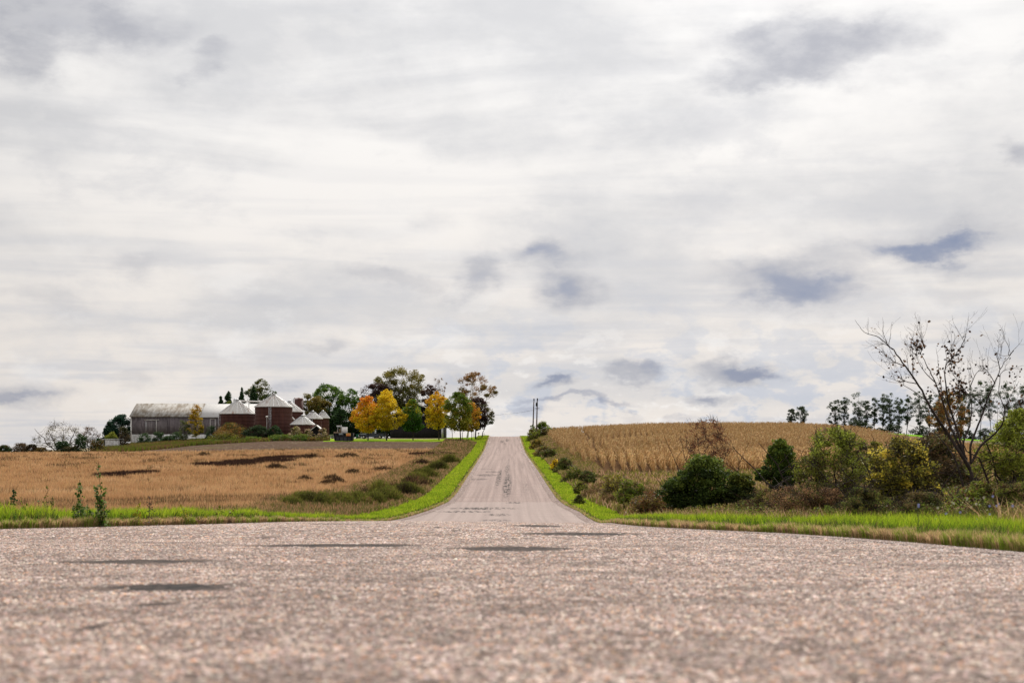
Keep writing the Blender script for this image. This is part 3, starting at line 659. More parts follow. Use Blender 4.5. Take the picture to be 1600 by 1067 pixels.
# ------------------------------------------------------------------ trees and shrubs
def prof_r(kind, t):
    t = np.clip(t, 0, 1)
    if kind == 'oval': return np.sqrt(np.maximum(1-(2*t-1)**2, 0))
    if kind == 'egg': return np.sin(np.pi*t**.72)**.75
    if kind == 'cone': return (1-t)**.85*np.minimum(1, t*9+.35)
    if kind == 'dome': return np.sqrt(np.maximum(1-t**2.2, 0))
    if kind == 'vase': return np.sin(np.pi*t**1.25)**.6
    if kind == 'column': return np.sin(np.pi*t**.9)**.4
    return np.sqrt(np.maximum(1-(2*t-1)**2, 0))
def limb(a, b, r0, r1, g, wob=.12, n=5, sag=0.0):
    t = np.linspace(0, 1, n)[:, None]; L = np.linalg.norm(b-a)
    p = a*(1-t)+b*t; off = g.normal(0, wob*L*.35, (n, 3))*np.sin(np.pi*t); p = p+off
    p[:, 2] += sag*L*np.sin(np.pi*t[:, 0])
    return p, r0*(1-t[:, 0])+r1*t[:, 0]
def tree(name, label, cat, px, Y, top, hw, cb, kind, cols, seed, n=5000, leaf=.34, clumps=60, cr=.2, group=None, base=None, trunk=.16, bark='bark',
         lean=0.0, key='z', tpx=None, depth=1.0, sub=(), multi=1, crown_name='crown', trunk_name='trunk', hollow=.45, lump=.30, mat='leaf', flat=.3, twigs=0, zbase=None, fill=.18):
    """px, top, cb (crown bottom), hw (half width) are read off the photo; they give a real height and width at distance Y"""
    g = rs(seed); x = wx(px, Y); tx = wx(tpx if tpx is not None else px, Y)
    zb = hz(tx, Y)-.05 if zbase is None else zbase
    H = wz(top, Y)-zb; c0 = max(wz(cb, Y)-zb, 0.02); rw = hw/FOC*Y
    root = empty(name, (tx, Y, zb), label=label, cat=cat, group=group)
    ox = x-tx
    ph = g.uniform(0, 6.28, 6)
    # clumps of foliage spread through an uneven envelope
    clumps = int(clumps*1.25); t = g.uniform(0.02, .98, clumps*3); pr = prof_r(kind, t); keep = g.random(len(t)) < (pr*.8+.2); t = t[keep][:clumps]; m = len(t)
    a = g.uniform(0, 2*np.pi, m); lob = 1+lump*(np.sin(2*a+ph[0]+4*t)+np.sin(3*a+ph[1]-5*t)+np.sin(9*t+ph[2]))/2.0
    rho = (hollow+(1-hollow)*g.random(m)**.6)
    rr_ = prof_r(kind, t)*lob*rho*(1-cr*.45)
    C = np.stack([ox+np.cos(a)*rr_*rw+lean*t*H, np.sin(a)*rr_*rw*depth, c0+t*(H-c0)*(1-cr*.25)], 1)
    crs = cr*rw*g.uniform(.6, 1.35, m)
    per = g.dirichlet(np.ones(m)*4)*n; per = np.maximum(per.astype(int), 3)
    idx = np.repeat(np.arange(m), per); k = len(idx)
    dd = g.normal(size=(k, 3)); dd /= np.linalg.norm(dd, axis=1)[:, None]; dd *= (g.random(k)**.45)[:, None]
    Pn = C[idx]+dd*crs[idx][:, None]*np.array([1.15, 1.15, .8])
    Pn[:, 2] = np.clip(Pn[:, 2], .03, H*1.0)
    if fill and kind != 'vase' or fill > .3:
        m2 = int(n*fill); t2 = g.random(m2); a2 = g.uniform(0, 2*np.pi, m2); lo2 = 1+lump*(np.sin(2*a2+ph[0]+4*t2)+np.sin(3*a2+ph[1]-5*t2)+np.sin(9*t2+ph[2]))/2.0
        r2 = prof_r(kind, t2)*lo2*g.random(m2)**.5*rw*.93
        P2 = np.stack([ox+np.cos(a2)*r2+lean*t2*H, np.sin(a2)*r2*depth, c0+t2*(H-c0)*.96], 1); Pn = np.concatenate([Pn, P2]); idx = np.concatenate([idx, g.integers(0, m, m2)]); k += m2
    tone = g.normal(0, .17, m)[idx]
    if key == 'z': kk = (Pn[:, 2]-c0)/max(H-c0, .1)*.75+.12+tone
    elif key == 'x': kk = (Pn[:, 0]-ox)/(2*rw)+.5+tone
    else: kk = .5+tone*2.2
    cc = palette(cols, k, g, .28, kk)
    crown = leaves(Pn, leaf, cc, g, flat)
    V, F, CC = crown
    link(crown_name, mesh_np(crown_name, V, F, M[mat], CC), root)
    # trunk and limbs reaching the clumps
    paths = []
    for s in range(multi):
        sx = (s-(multi-1)/2)*rw*.12*(multi > 1); top_t = .82*H
        b0 = np.array([sx, g.normal(0, .05)*(multi > 1)*rw, -.1]); b1 = np.array([ox*.9+sx*(5 if multi > 1 else 1)+lean*top_t, g.normal(0, .1*rw), top_t*g.uniform(.85, 1)])
        p, r = limb(b0, b1, trunk, trunk*.22, g, .05, 8); r[0] *= 1.25; paths.append((p, r))
    order = g.permutation(m)[:min(m, 46)]
    for j in order:
        p, r = paths[g.integers(multi)]
        zt = min(C[j, 2]*g.uniform(.45, .8), p[-1, 2]*.95); zt = max(zt, min(c0*.9, p[-1, 2]*.8))
        q = int(np.clip(np.searchsorted(p[:, 2], zt), 1, len(p)-1))
        f = (zt-p[q-1, 2])/(p[q, 2]-p[q-1, 2]+1e-6); st = p[q-1]*(1-f)+p[q]*f; rs_ = (r[q-1]*(1-f)+r[q]*f)
        paths.append(limb(st, C[j], rs_*.5, rs_*.12+.004, g, .2, 5, .05))
    for j in range(twigs):
        c = C[g.integers(m)]; dv = g.normal(size=3); dv[2] = abs(dv[2])+.4; dv /= np.linalg.norm(dv)
        L = cr*rw*g.uniform(1.0, 2.4); paths.append(limb(c, c+dv*L, trunk*.08+.003, .004, g, .25, 4))
    V, F = tube_np(paths, 6)
    link(trunk_name, mesh_np(trunk_name, V, F, M[bark], smooth=True), root)
    return root

ordn = ['first', 'second', 'third', 'fourth', 'fifth', 'sixth', 'seventh', 'eighth', 'ninth', 'tenth', 'eleventh', 'twelfth', 'thirteenth', 'fourteenth', 'fifteenth', 'sixteenth', 'seventeenth', 'eighteenth', 'nineteenth', 'last']
def tuft(label, px, Y, top, hw, cols, seed, n, group):
    g = rs(seed); x = wx(px, Y); z = hz(x, Y)-.03; r = hw/FOC*Y; H = max(wz(top, Y)-z, .45); dp = max(r*.8, 1.0)
    root = empty('weed_clump', (x, Y, z), label=label, cat='weed', group=group)
    a = g.uniform(0, 2*np.pi, n); q = np.sqrt(g.random(n)); X = np.cos(a)*q*r*(1+.25*np.sin(3*a+seed)); Yy = np.sin(a)*q*dp
    Z = h(X+x, Yy+Y)-z; hh = H*(1-.55*q**2)*g.uniform(.35, 1.08, n)*(.7+.6*fbm(X+x, Yy+Y, 1.2, seed))
    nz = fbm(X+x, Yy+Y, .9, seed+1)
    V, F, C = blades(np.column_stack([X, Yy, Z]), hh, np.maximum(.012, Y*.0006)*g.uniform(.6, 1.6, n), .55, palette(cols, n, g, .3, nz), g, True)
    link('stalks', mesh_np('stalks', V, F, M['dry'], C), root)
    m = n//2; a = g.uniform(0, 2*np.pi, m); q = np.sqrt(g.random(m)); X = np.cos(a)*q*r*(1+.25*np.sin(3*a+seed)); Yy = np.sin(a)*q*dp
    P = np.column_stack([X, Yy, h(X+x, Yy+Y)-z+H*(1-.5*q**2)*g.uniform(.15, .95, m)*(.7+.6*fbm(X+x, Yy+Y, 1.2, seed))])
    V, F, C = leaves(P, .035+.0009*Y, palette(cols, m, g, .3, fbm(X+x, Yy+Y, .9, seed+1)), g, 0, .5)
    link('foliage', mesh_np('foliage', V, F, M['dry'], C), root)

YEL = [(.36, .26, .015), (.52, .38, .015), (.68, .50, .02), (.80, .58, .03)]
ORG = [(.30, .22, .02), (.44, .28, .02), (.56, .32, .03), (.60, .26, .04)]
GRN = [(.03, .07, .015), (.06, .13, .02), (.12, .20, .03)]
LIME = [(.05, .12, .012), (.09, .19, .014), (.20, .27, .02)]
DGR = [(.018, .038, .016), (.03, .068, .024), (.055, .10, .035)]
PUR = [(.03, .017, .02), (.05, .028, .028), (.09, .05, .04)]
OLV = [(.06, .07, .015), (.11, .11, .02), (.17, .14, .03)]
BRN = [(.10, .07, .02), (.18, .12, .03), (.28, .15, .04), (.14, .12, .03)]
TY = 301.0
ROWG = 'young maples in a row on the farm lawn'
# lawn row
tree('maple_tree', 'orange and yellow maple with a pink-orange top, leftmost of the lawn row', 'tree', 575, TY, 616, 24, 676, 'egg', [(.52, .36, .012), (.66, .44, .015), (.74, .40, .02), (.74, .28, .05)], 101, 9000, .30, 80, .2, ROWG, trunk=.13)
tree('maple_tree', 'tall golden yellow maple standing right beside the orange one', 'tree', 604, TY-2, 605, 25, 673, 'egg', YEL, 102, 11000, .30, 90, .19, ROWG, trunk=.14)
tree('maple_tree', 'small dark green maple with a yellow tip between two yellow maples', 'tree', 644, TY, 623, 21, 674, 'egg', [(.03, .09, .012), (.05, .13, .014), (.09, .18, .02), (.42, .34, .02)], 103, 7000, .30, 60, .2, ROWG, trunk=.12, tpx=645.5)
tree('maple_tree', 'yellow-orange pointed maple right of the small green one', 'tree', 683, TY+2, 608, 20, 671, 'egg', [(.52, .40, .02), (.68, .50, .02), (.72, .48, .02), (.66, .36, .04)], 104, 8500, .30, 75, .19, ROWG, trunk=.14, tpx=686)
tree('maple_tree', 'olive green maple standing nearest the road on the farm lawn', 'tree', 717, TY-5, 610, 27, 672, 'egg', [(.28, .24, .02), (.20, .20, .02), (.14, .18, .02), (.10, .17, .02)], 105, 11000, .30, 90, .18, ROWG, trunk=.15, tpx=719)
tree('maple_tree', 'orange-tinged maple half hidden behind the olive one by the road', 'tree', 735, TY+14, 628, 17, 674, 'oval', ORG, 106, 4200, .30, 50, .2, ROWG, trunk=.1, tpx=737)
tree('birch_tree', 'tall sparse tree with pale trunk and browning leaves beside the road crest', 'tree', 740, 330, 578, 30, 655, 'vase', [(.07, .09, .02), (.16, .13, .03), (.24, .14, .04), (.30, .15, .05)], 107, 9000, .32, 80, .17, None, trunk=.24, bark='birch', tpx=730, lump=.3, twigs=120)
tree('beech_tree', 'dark purple copper beech at the right end of the farm trees', 'tree', 746, 322, 618, 17, 672, 'oval', PUR, 108, 6500, .32, 60, .2, None, trunk=.2, tpx=743)
tree('tree', 'thin green-brown tree overhanging the verge at the road crest', 'tree', 762, 334, 636, 12, 664, 'oval', [(.06, .08, .02), (.12, .10, .02)], 109, 1500, .32, 28, .25, None, trunk=.12, tpx=752)
for i, (p, yy) in enumerate([(697, 318), (706.5, 322), (723, 312)]):
    tree('young_tree', ['thin young tree between the dark barn and the olive maple', 'second thin young tree right of the dark barn', 'yellow-leaved sapling just left of the pale birch trunk'][i], 'tree', p, yy, 650+i*2, 7, 668, 'oval', [OLV, OLV, [(.3, .3, .02), (.45, .4, .03)]][i], 110+i, 900, .3, 20, .3, 'saplings behind the lawn row', trunk=.08)
# behind the lawn row
tree('poplar_tree', 'tallest tree of the farm, open olive crown with sky showing through', 'tree', 629, 342, 569, 35, 640, 'vase', [(.08, .085, .02), (.13, .125, .025), (.17, .15, .03), (.22, .18, .04)], 120, 15000, .33, 100, .19, None, trunk=.28, bark='graybark', tpx=618, lump=.35, hollow=.35)
tree('maple_tree', 'dark purple-leaved maple behind the yellow maple', 'tree', 590, 338, 596, 30, 668, 'oval', PUR, 121, 12000, .34, 80, .2, None, trunk=.26)
tree('maple_tree', 'dark reddish tree below the bare twigs, behind the yellow-orange maple', 'tree', 670, 336, 598, 17, 668, 'oval', [(.03, .02, .015), (.06, .035, .025), (.10, .05, .03)], 122, 6500, .34, 55, .2, None, trunk=.2)
tree('bare_tree', 'nearly bare grey twiggy treetop above the yellow-orange maple', 'tree', 686, 340, 587, 13, 630, 'vase', [(.16, .09, .04), (.22, .12, .05)], 123, 350, .28, 46, .16, None, trunk=.14, bark='graybark', twigs=260)
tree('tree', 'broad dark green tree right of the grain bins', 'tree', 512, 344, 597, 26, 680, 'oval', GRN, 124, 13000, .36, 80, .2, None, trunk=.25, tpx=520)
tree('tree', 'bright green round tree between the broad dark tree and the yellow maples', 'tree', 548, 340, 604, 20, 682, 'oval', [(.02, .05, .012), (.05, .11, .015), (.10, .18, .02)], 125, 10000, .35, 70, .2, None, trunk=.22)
tree('tree', 'yellowish olive tree behind the tall narrow silo', 'tree', 496, 338, 617, 18, 660, 'oval', [(.10, .09, .02), (.17, .14, .025), (.22, .16, .04)], 126, 6500, .33, 55, .2, None, trunk=.18, tpx=494)
tree('tree', 'thin pale-leaved tree rising beside the top of the tall narrow silo', 'tree', 479, 348, 612, 12, 645, 'vase', OLV, 127, 1800, .32, 34, .22, None, trunk=.14)
for i, (p, tp, wv, yy) in enumerate([(532, 634, 14, 334), (562, 645, 16, 336), (628, 618, 14, 345), (655, 622, 17, 348), (523, 640, 12, 338), (585, 646, 18, 330), (606, 650, 16, 328)]):
    tree('spruce_tree', ['dark spruce behind the dumpster', 'dark spruce behind the parked pickup', 'dark spruce below the tallest tree', 'dark spruce behind the roof peak of the dark barn',
         'dark spruce between the round brown bins and the dumpster', 'dark spruce in the shade of the orange maple', 'dark spruce in the shade of the yellow maple'][i], 'tree', p, yy, tp, wv, 683, 'dome' if i in (0, 1, 4, 5, 6) else 'cone', DGR, 130+i, 5500, .36, 60, .22, 'dark spruces behind the lawn', trunk=.16)
# behind the barn
for i, (p, tp, wv) in enumerate([(345, 618, 6.5), (357, 610, 9.5), (378, 604, 6.5), (396, 600, 10)]):
    tree('spruce_tree', ['small leftmost spruce above the barn roof', 'wider second spruce above the barn roof', 'slim pointed spruce behind the left grain bin', 'dark spruce in front of the leafy tree behind the bins'][i], 'tree', p, 352, tp, wv, 640, 'cone', DGR, 140+i, 2600, .36, 40, .24, 'spruces behind the barn', trunk=.14)
tree('tree', 'leafy green tree with a browning top behind the biggest grain bin', 'tree', 409, 356, 589, 22, 660, 'oval', [(.03, .06, .015), (.07, .10, .02), (.13, .13, .03)], 146, 8500, .34, 65, .2, None, trunk=.25)
tree('tree', 'small yellow-green tree peeping over the barn roof by the spruces', 'tree', 358, 346, 626, 6, 640, 'oval', [(.16, .20, .03)], 147, 700, .3, 16, .3, None, trunk=.1)
# in front of the barn
BG = 'bushes along the barn foundation'
tree('young_tree', 'slim yellow-orange tree in front of the barn', 'tree', 306, 312, 630, 12, 683, 'column', [(.18, .17, .02), (.42, .30, .02), (.46, .30, .02), (.44, .24, .03)], 150, 3400, .24, 55, .22, None, trunk=.08, twigs=50, lump=.3)
tree('young_tree', 'grey-green sparse young tree left of the slim yellow tree', 'tree', 288, 310, 655, 10, 690, 'oval', [(.08, .10, .03), (.12, .14, .05)], 151, 1600, .22, 36, .24, None, trunk=.06, twigs=40)
for i, (p, tp, wv, yy) in enumerate([(226, 676, 14, 318), (248, 673, 12, 316), (275, 674, 15, 317), (262, 681, 11, 314), (331, 664, 14, 316)]):
    tree('bush', ['dark green bush at the left end of the barn foundation', 'dark green pointed bush below the barn doors', 'dark green bush right of the barn doors', 'low dark green bush between the two below the barn doors', 'dark olive bush below the narrow white-framed barn door'][i], 'bush', p, yy, tp, wv, 696, 'dome', DGR+[(.05, .08, .03)], 155+i, 1800, .24, 30, .28, BG, trunk=.05, multi=3, crown_name='foliage', trunk_name='stems')
tree('bush', 'green and orange-tinged sumac bush in front of the left grain bin', 'bush', 364, 305, 659, 26, 686, 'dome', [(.07, .09, .02), (.12, .13, .02), (.26, .16, .03), (.36, .16, .04), (.12, .10, .03)], 161, 3600, .24, 48, .22, None, trunk=.05, multi=4, key='r', crown_name='foliage', trunk_name='stems')
tree('bush', 'yellow-green bush sprawling below the sumac', 'bush', 352, 301, 672, 28, 692, 'dome', [(.12, .15, .02), (.2, .2, .03), (.24, .14, .04)], 162, 3000, .24, 44, .22, None, trunk=.05, multi=4, crown_name='foliage', trunk_name='stems')
tree('bush', 'dark green rounded bush in front of the gap between the two big bins', 'bush', 402, 301, 664, 22, 690, 'dome', [(.015, .03, .015), (.03, .05, .02), (.05, .08, .03)], 163, 5200, .24, 50, .22, None, trunk=.05, multi=4, crown_name='foliage', trunk_name='stems')
tree('bush', 'dark green rounded bush at the foot of the biggest grain bin', 'bush', 431, 300, 663, 13, 688, 'dome', [(.015, .035, .015), (.03, .06, .02), (.05, .09, .03)], 164, 3200, .24, 36, .24, None, trunk=.05, multi=3, crown_name='foliage', trunk_name='stems')
HY = [(.10, .10, .03), (.17, .09, .05), (.50, .38, .24), (.62, .50, .34), (.20, .20, .04)]
for i, (p, tp, wv) in enumerate([(463, 665, 12), (482, 669, 11), (505, 668, 10)]):
    tree('hydrangea_bush', ['brown bush with pale blossoms in front of the lowest bin roof', 'pale-blossomed bush left of the little white-roofed shed', 'pale-blossomed bush right of the little white-roofed shed'][i], 'bush', p, 299, tp, wv, 688, 'dome', HY, 166+i, 1500, .26, 34, .25, 'blossoming bushes by the bins', trunk=.05, multi=3, key='r', crown_name='foliage', trunk_name='stems')
for i, (p, tp, wv, yy) in enumerate([(395, 682, 20, 296), (440, 679, 22, 295), (472, 678, 16, 295), (340, 687, 22, 297), (485, 683, 10, 295)]):
    tree('bush', ['low weedy green bush on the bank below the two rounded bushes', 'low bright green bush on the bank below the biggest bin', 'low olive bush on the bank below the pale blossoms', 'low green bush on the bank below the sumac', 'small brown-green bush where the bank meets the lawn'][i], 'bush', p, yy, tp, wv, 695, 'dome', [(.05, .09, .02), (.10, .17, .02), (.15, .19, .03)] if i != 4 else BRN, 172+i, 2300, .22, 36, .24, 'low bushes on the bank', trunk=.04, multi=4, crown_name='foliage', trunk_name='stems')
# left of the barn
tree('pine_tree', 'blue-green pine clump left of the barn', 'tree', 188, 328, 646, 24, 690, 'dome', [(.012, .035, .022), (.02, .055, .035), (.035, .08, .05)], 180, 8500, .34, 60, .2, None, trunk=.2)
tree('pine_tree', 'smaller blue-green pine at the left side of the pine clump', 'tree', 170, 324, 657, 14, 690, 'cone', [(.012, .035, .022), (.03, .07, .04)], 181, 4000, .34, 44, .22, None, trunk=.15)
tree('bush', 'yellow-green bush below the pines left of the barn', 'bush', 175, 312, 674, 12, 694, 'dome', [(.12, .15, .02), (.22, .24, .03)], 182, 2200, .24, 36, .24, None, trunk=.05, multi=3, crown_name='foliage', trunk_name='stems')
tree('bush', 'tall brown bare bush against the left corner of the barn', 'bush', 193, 306, 664, 10, 703, 'column', [(.06, .045, .03), (.10, .07, .035), (.05, .06, .02)], 183, 2200, .24, 40, .26, None, trunk=.06, multi=4, twigs=80, crown_name='foliage', trunk_name='stems')
tree('bare_tree', 'wide domed bare tree with a few yellow leaves at the left edge of the farm', 'tree', 98, 262, 657, 37, 700, 'dome', [(.10, .09, .02), (.20, .17, .03), (.10, .06, .04)], 184, 900, .2, 90, .13, None, trunk=.13, multi=5, twigs=650, hollow=.7, bark='graybark')
tree('bare_tree', 'smaller bare reddish tree beside the wide domed bare tree', 'tree', 140, 264, 665, 20, 700, 'dome', [(.12, .06, .04), (.18, .10, .05)], 185, 900, .2, 60, .16, None, trunk=.1, multi=4, twigs=350, hollow=.6)
for i, (p, tp, wv) in enumerate([(98, 688, 14), (126, 677, 12), (152, 684, 14), (32, 692, 17), (8, 695, 12), (50, 693, 12), (62, 699, 16), (200, 697, 20), (178, 700, 18), (108, 697, 18), (235, 697, 20), (265, 694, 18), (300, 692, 20)]):
    cols = [DGR, DGR, BRN[:2]+DGR[1:2], [(.07, .05, .03), (.12, .08, .04)], DGR+BRN[:1], [(.08, .05, .03), (.05, .05, .02)], BRN[:2], DGR, DGR, [(.05, .05, .02), (.1, .08, .03)], [(.05, .07, .02), (.12, .13, .03)], [(.06, .08, .02), (.14, .14, .03)], [(.08, .10, .02), (.15, .15, .03)]][i]
    lb = ['dark green bush under the wide domed bare tree', 'dark green pointed bush right of the domed bare tree', 'brown-green bush left of the white shed', 'brown leafless hedge bush near the left edge of the photo', 'dark low bush at the very left edge of the photo',
          'brown hedge bush second from the gap of sky', 'low brown bush in the gap left of the bare tree', 'dark low bush at the foot of the barn corner', 'dark low bush in front of the white shed', 'low olive scrub at the foot of the domed bare tree',
          'olive bank scrub left of centre below the barn', 'olive bank scrub below the barn doors', 'olive bank scrub below the slim yellow tree'][i]
    tree('bush', lb, 'bush', p, 258 if i < 7 or i == 9 else 296, tp, wv, 708, 'dome', cols, 190+i, 2300, .21, 36, .24, 'scrub along the back of the tan field', trunk=.04, multi=4, twigs=25, crown_name='foliage', trunk_name='stems')

# distant tree row on the right
ROW = [(1235, 636, 7, 430), (1253, 633, 10, 432), (1303, 621, 9, 425), (1320, 616, 10, 427), (1342, 611, 12, 424), (1353, 622, 8, 430), (1366, 618, 8, 426), (1380, 617, 10, 428), (1391, 611, 10, 424), (1404, 616, 9, 430), (1417, 613, 10, 426),
       (1437, 608, 12, 425), (1452, 613, 9, 428), (1468, 612, 9, 424), (1484, 606, 11, 427), (1500, 612, 8, 430), (1515, 606, 10, 425), (1532, 591, 12, 422), (1548, 594, 12, 424), (1572, 592, 13, 421), (1592, 600, 12, 424), (1612, 598, 12, 424)]
for i, (p, tp, wv, yy) in enumerate(ROW):
    lb = ['smaller dark tree of the lone pair on the corn hill skyline', 'bigger dark tree of the lone pair on the corn hill skyline'][i] if i < 2 else '%s tree from the left in the long dark row beyond the green field' % ordn[i-2]
    tree('distant_tree', lb, 'tree', p, yy, tp, wv*1.35, 666 if i < 17 else 655, 'vase' if i % 4 else 'oval', [(.04, .06, .04), (.06, .085, .05), (.085, .11, .06)], 300+i, 2500, .34, 44, .2, 'thin dark trees on the far skyline', trunk=.13, lump=.5, hollow=.1, fill=0, twigs=25, lean=random.Random(i).uniform(-.05, .05), flat=.6, depth=.8)
for i, (p, tp, wv) in enumerate([(1338, 655, 16), (1352, 660, 14), (1395, 661, 16), (1440, 664, 18), (1470, 668, 16), (1374, 668, 12), (1540, 668, 18), (1580, 666, 20), (1510, 672, 14)]):
    tree('bush', '%s dark bush from the left under the far tree row' % ordn[i] if i else 'leftmost dark bush under the far tree row', 'bush', p, 418, tp, wv, 690, 'dome', [(.02, .035, .015), (.05, .07, .03)], 330+i, 1300, .4, 26, .25, 'bushes under the far tree row', trunk=.06, multi=3, crown_name='foliage', trunk_name='stems')
# between road and corn: bushes in the ditch line
DITCH = [(848, 658, 13, 684, 322, 'dome', [(.03, .07, .015), (.07, .13, .02), (.12, .18, .03)], 'round green bush at the foot of the utility poles', 3600),
 (832, 671, 8, 688, 312, 'dome', [(.08, .13, .02), (.14, .19, .03)], 'light green bush left of the utility poles', 1500),
 (840, 686, 10, 700, 262, 'dome', OLV, 'olive bush on the ditch bank near the road crest', 1400),
 (850, 697, 11, 716, 216, 'dome', [(.04, .07, .02), (.14, .12, .04)], 'dark olive bush below the road crest', 1800),
 (858, 701, 11, 720, 200, 'dome', [(.02, .05, .015), (.06, .10, .02)], 'dark green bush beside the upper verge', 2200),
 (883, 715, 13, 742, 150, 'dome', [(.02, .05, .015), (.05, .09, .02), (.08, .12, .03)], 'tall dark green bush beside the middle of the verge', 3600),
 (868, 716, 7, 735, 156, 'dome', [(.30, .27, .02), (.55, .42, .02)], 'small bright yellow bush beside the middle of the verge', 1100),
 (898, 730, 14, 755, 128, 'dome', [(.04, .07, .02), (.10, .14, .02)], 'green and brown bush between the verge and the corn', 2600),
 (918, 735, 12, 760, 120, 'dome', [(.02, .045, .015), (.05, .09, .02)], 'dark bush nearest the corn corner', 2600),
 (906, 752, 10, 768, 108, 'dome', [(.04, .08, .02), (.12, .16, .03)], 'low green bush hugging the verge', 1700),
 (984, 748, 17, 780, 84, 'dome', [(.04, .08, .02), (.08, .14, .02), (.14, .19, .03)], 'light green bush standing alone in the tan ditch grass', 3200),
 (960, 738, 18, 766, 96, 'dome', [(.10, .11, .02), (.17, .18, .04)], 'thin yellow-green shrub before the corn face', 1900),
 (1020, 768, 28, 795, 66, 'dome', [(.07, .045, .03), (.11, .06, .035), (.07, .07, .02)], 'reddish brown low shrub left of the big dark bush', 3500),
 (905, 772, 7, 784, 95, 'dome', [(.03, .06, .015), (.08, .12, .02)], 'small dark green tuft at the verge edge', 900)]
for i, (p, tp, wv, cb, yy, kd, cols, lb, n) in enumerate(DITCH):
    tree('bush', lb, 'bush', p, yy, tp, wv*1.3, cb+6, kd, [(a*1.9+.03, b*1.6+.015, c_*1.4) for a, b, c_ in cols]+[(.16, .12, .05)], 350+i, int(n*1.1), .0009*yy+.04, 60, .26, 'bushes along the right-hand ditch', trunk=.012+.0002*yy, multi=4, twigs=140, key='r', lump=.5, fill=.1,  crown_name='foliage', trunk_name='stems')
for i, (p, yy, tp, wv) in enumerate([(846, 290, 688, 14), (862, 232, 700, 14), (874, 180, 716, 16), (890, 165, 722, 14), (905, 140, 736, 18), (925, 132, 744, 20), (945, 112, 752, 22), (930, 104, 762, 18), (965, 100, 758, 22), (958, 94, 768, 18), (1000, 92, 760, 24), (1035, 84, 768, 24), (1005, 86, 774, 20)]):
    tuft(ordn[i]+' rough tan and olive grass clump in the ditch, counted from the road crest down', p, yy, tp, wv, [(.08, .05, .03), (.12, .11, .03), (.20, .12, .06), (.30, .19, .10), (.16, .17, .03)], 500+i, 2000, 'rough grass clumps in the right-hand ditch')
# larger shrubs on the right
tree('bush', 'large dark green leafy bush in front of the corn hill', 'bush', 1098, 62, 710, 56, 792, 'dome', [(0.030, 0.048, 0.012), (0.065, 0.099, 0.018), (0.131, 0.168, 0.030)], 380, 26000, .115, 150, .17, None, trunk=.035, multi=6, crown_name='foliage', trunk_name='stems', lump=0.3, fill=0.15, twigs=60)
tree('bush', 'lower right shoulder bush joined to the large dark green one', 'bush', 1156, 61, 738, 28, 786, 'dome', [(0.038, 0.051, 0.014), (0.074, 0.096, 0.020), (0.147, 0.162, 0.029)], 381, 7500, .115, 60, .2, None, trunk=.03, multi=4, crown_name='foliage', trunk_name='stems', fill=0.12, lump=0.3, twigs=40)
tree('shrub', 'leafless rust-coloured shrub standing up behind the large dark bush', 'shrub', 1103, 72, 652, 44, 730, 'vase', [(.12, .05, .03), (.20, .085, .045), (.28, .13, .06)], 382, 2300, .085, 120, .13, None, trunk=.035, multi=6, twigs=520, crown_name='foliage', trunk_name='stems', mat='dry')
tree('bush', 'upright dense dark green bush right of the large dark one', 'bush', 1219, 74, 682, 31, 768, 'egg', [(0.030, 0.055, 0.012), (0.065, 0.107, 0.018), (0.153, 0.198, 0.030)], 383, 17000, .125, 110, .19, None, trunk=.04, multi=4, crown_name='foliage', trunk_name='stems', fill=0.15, lump=0.3, twigs=40)
tree('shrub', 'tall olive willow shrub with many dark stems', 'shrub', 1304, 44, 664, 66, 792, 'vase', [(0.108, 0.072, 0.030), (0.144, 0.144, 0.030), (0.216, 0.240, 0.036), (0.324, 0.372, 0.054)], 384, 14500, .072, 190, .15, None, trunk=.042, multi=9, twigs=700, crown_name='foliage', trunk_name='stems', lump=0.4, hollow=.3, fill=0.08)
tree('shrub', 'broad shrub with yellow and pale leaves between the willow and the bare tree', 'shrub', 1406, 38, 680, 70, 806, 'dome', [(0.036, 0.030, 0.014), (0.096, 0.084, 0.024), (0.168, 0.156, 0.030), (0.096, 0.084, 0.024), (0.264, 0.240, 0.036), (0.168, 0.156, 0.030), (0.264, 0.240, 0.036), (0.720, 0.576, 0.084)], 385, 17000, .075, 170, .16, None, trunk=.025, multi=8, twigs=500, key='r', crown_name='foliage', trunk_name='stems', lump=0.4, hollow=.3, fill=0.08)
tree('shrub', 'dark brown thicket behind the foot of the bare tree', 'shrub', 1462, 54, 672, 66, 790, 'dome', [(0.045, 0.030, 0.019), (0.090, 0.063, 0.030), (0.180, 0.112, 0.053), (0.105, 0.112, 0.030)], 386, 20000, .095, 130, .19, None, trunk=.03, multi=7, twigs=400, key='r', crown_name='foliage', trunk_name='stems', hollow=.3, fill=0.15, lump=0.35)
tree('shrub', 'tall bright olive shrub at the right edge of the photo', 'shrub', 1592, 47, 632, 66, 780, 'egg', [(0.121, 0.110, 0.028), (0.198, 0.209, 0.033), (0.286, 0.330, 0.044), (0.396, 0.440, 0.066)], 387, 16500, .082, 170, .17, None, trunk=.05, multi=6, twigs=800, crown_name='foliage', trunk_name='stems', hollow=.3, fill=0.1, lump=0.35)
tree('shrub', 'low yellow-green shrub at the foot of the bare tree', 'shrub', 1530, 33, 752, 42, 806, 'dome', [(0.117, 0.104, 0.026), (0.182, 0.208, 0.039), (0.260, 0.312, 0.039), (0.208, 0.104, 0.052)], 388, 12000, .058, 90, .17, None, trunk=.015, multi=7, twigs=300, key='r', crown_name='foliage', trunk_name='stems', mat='leaf', fill=0.08, lump=0.4)
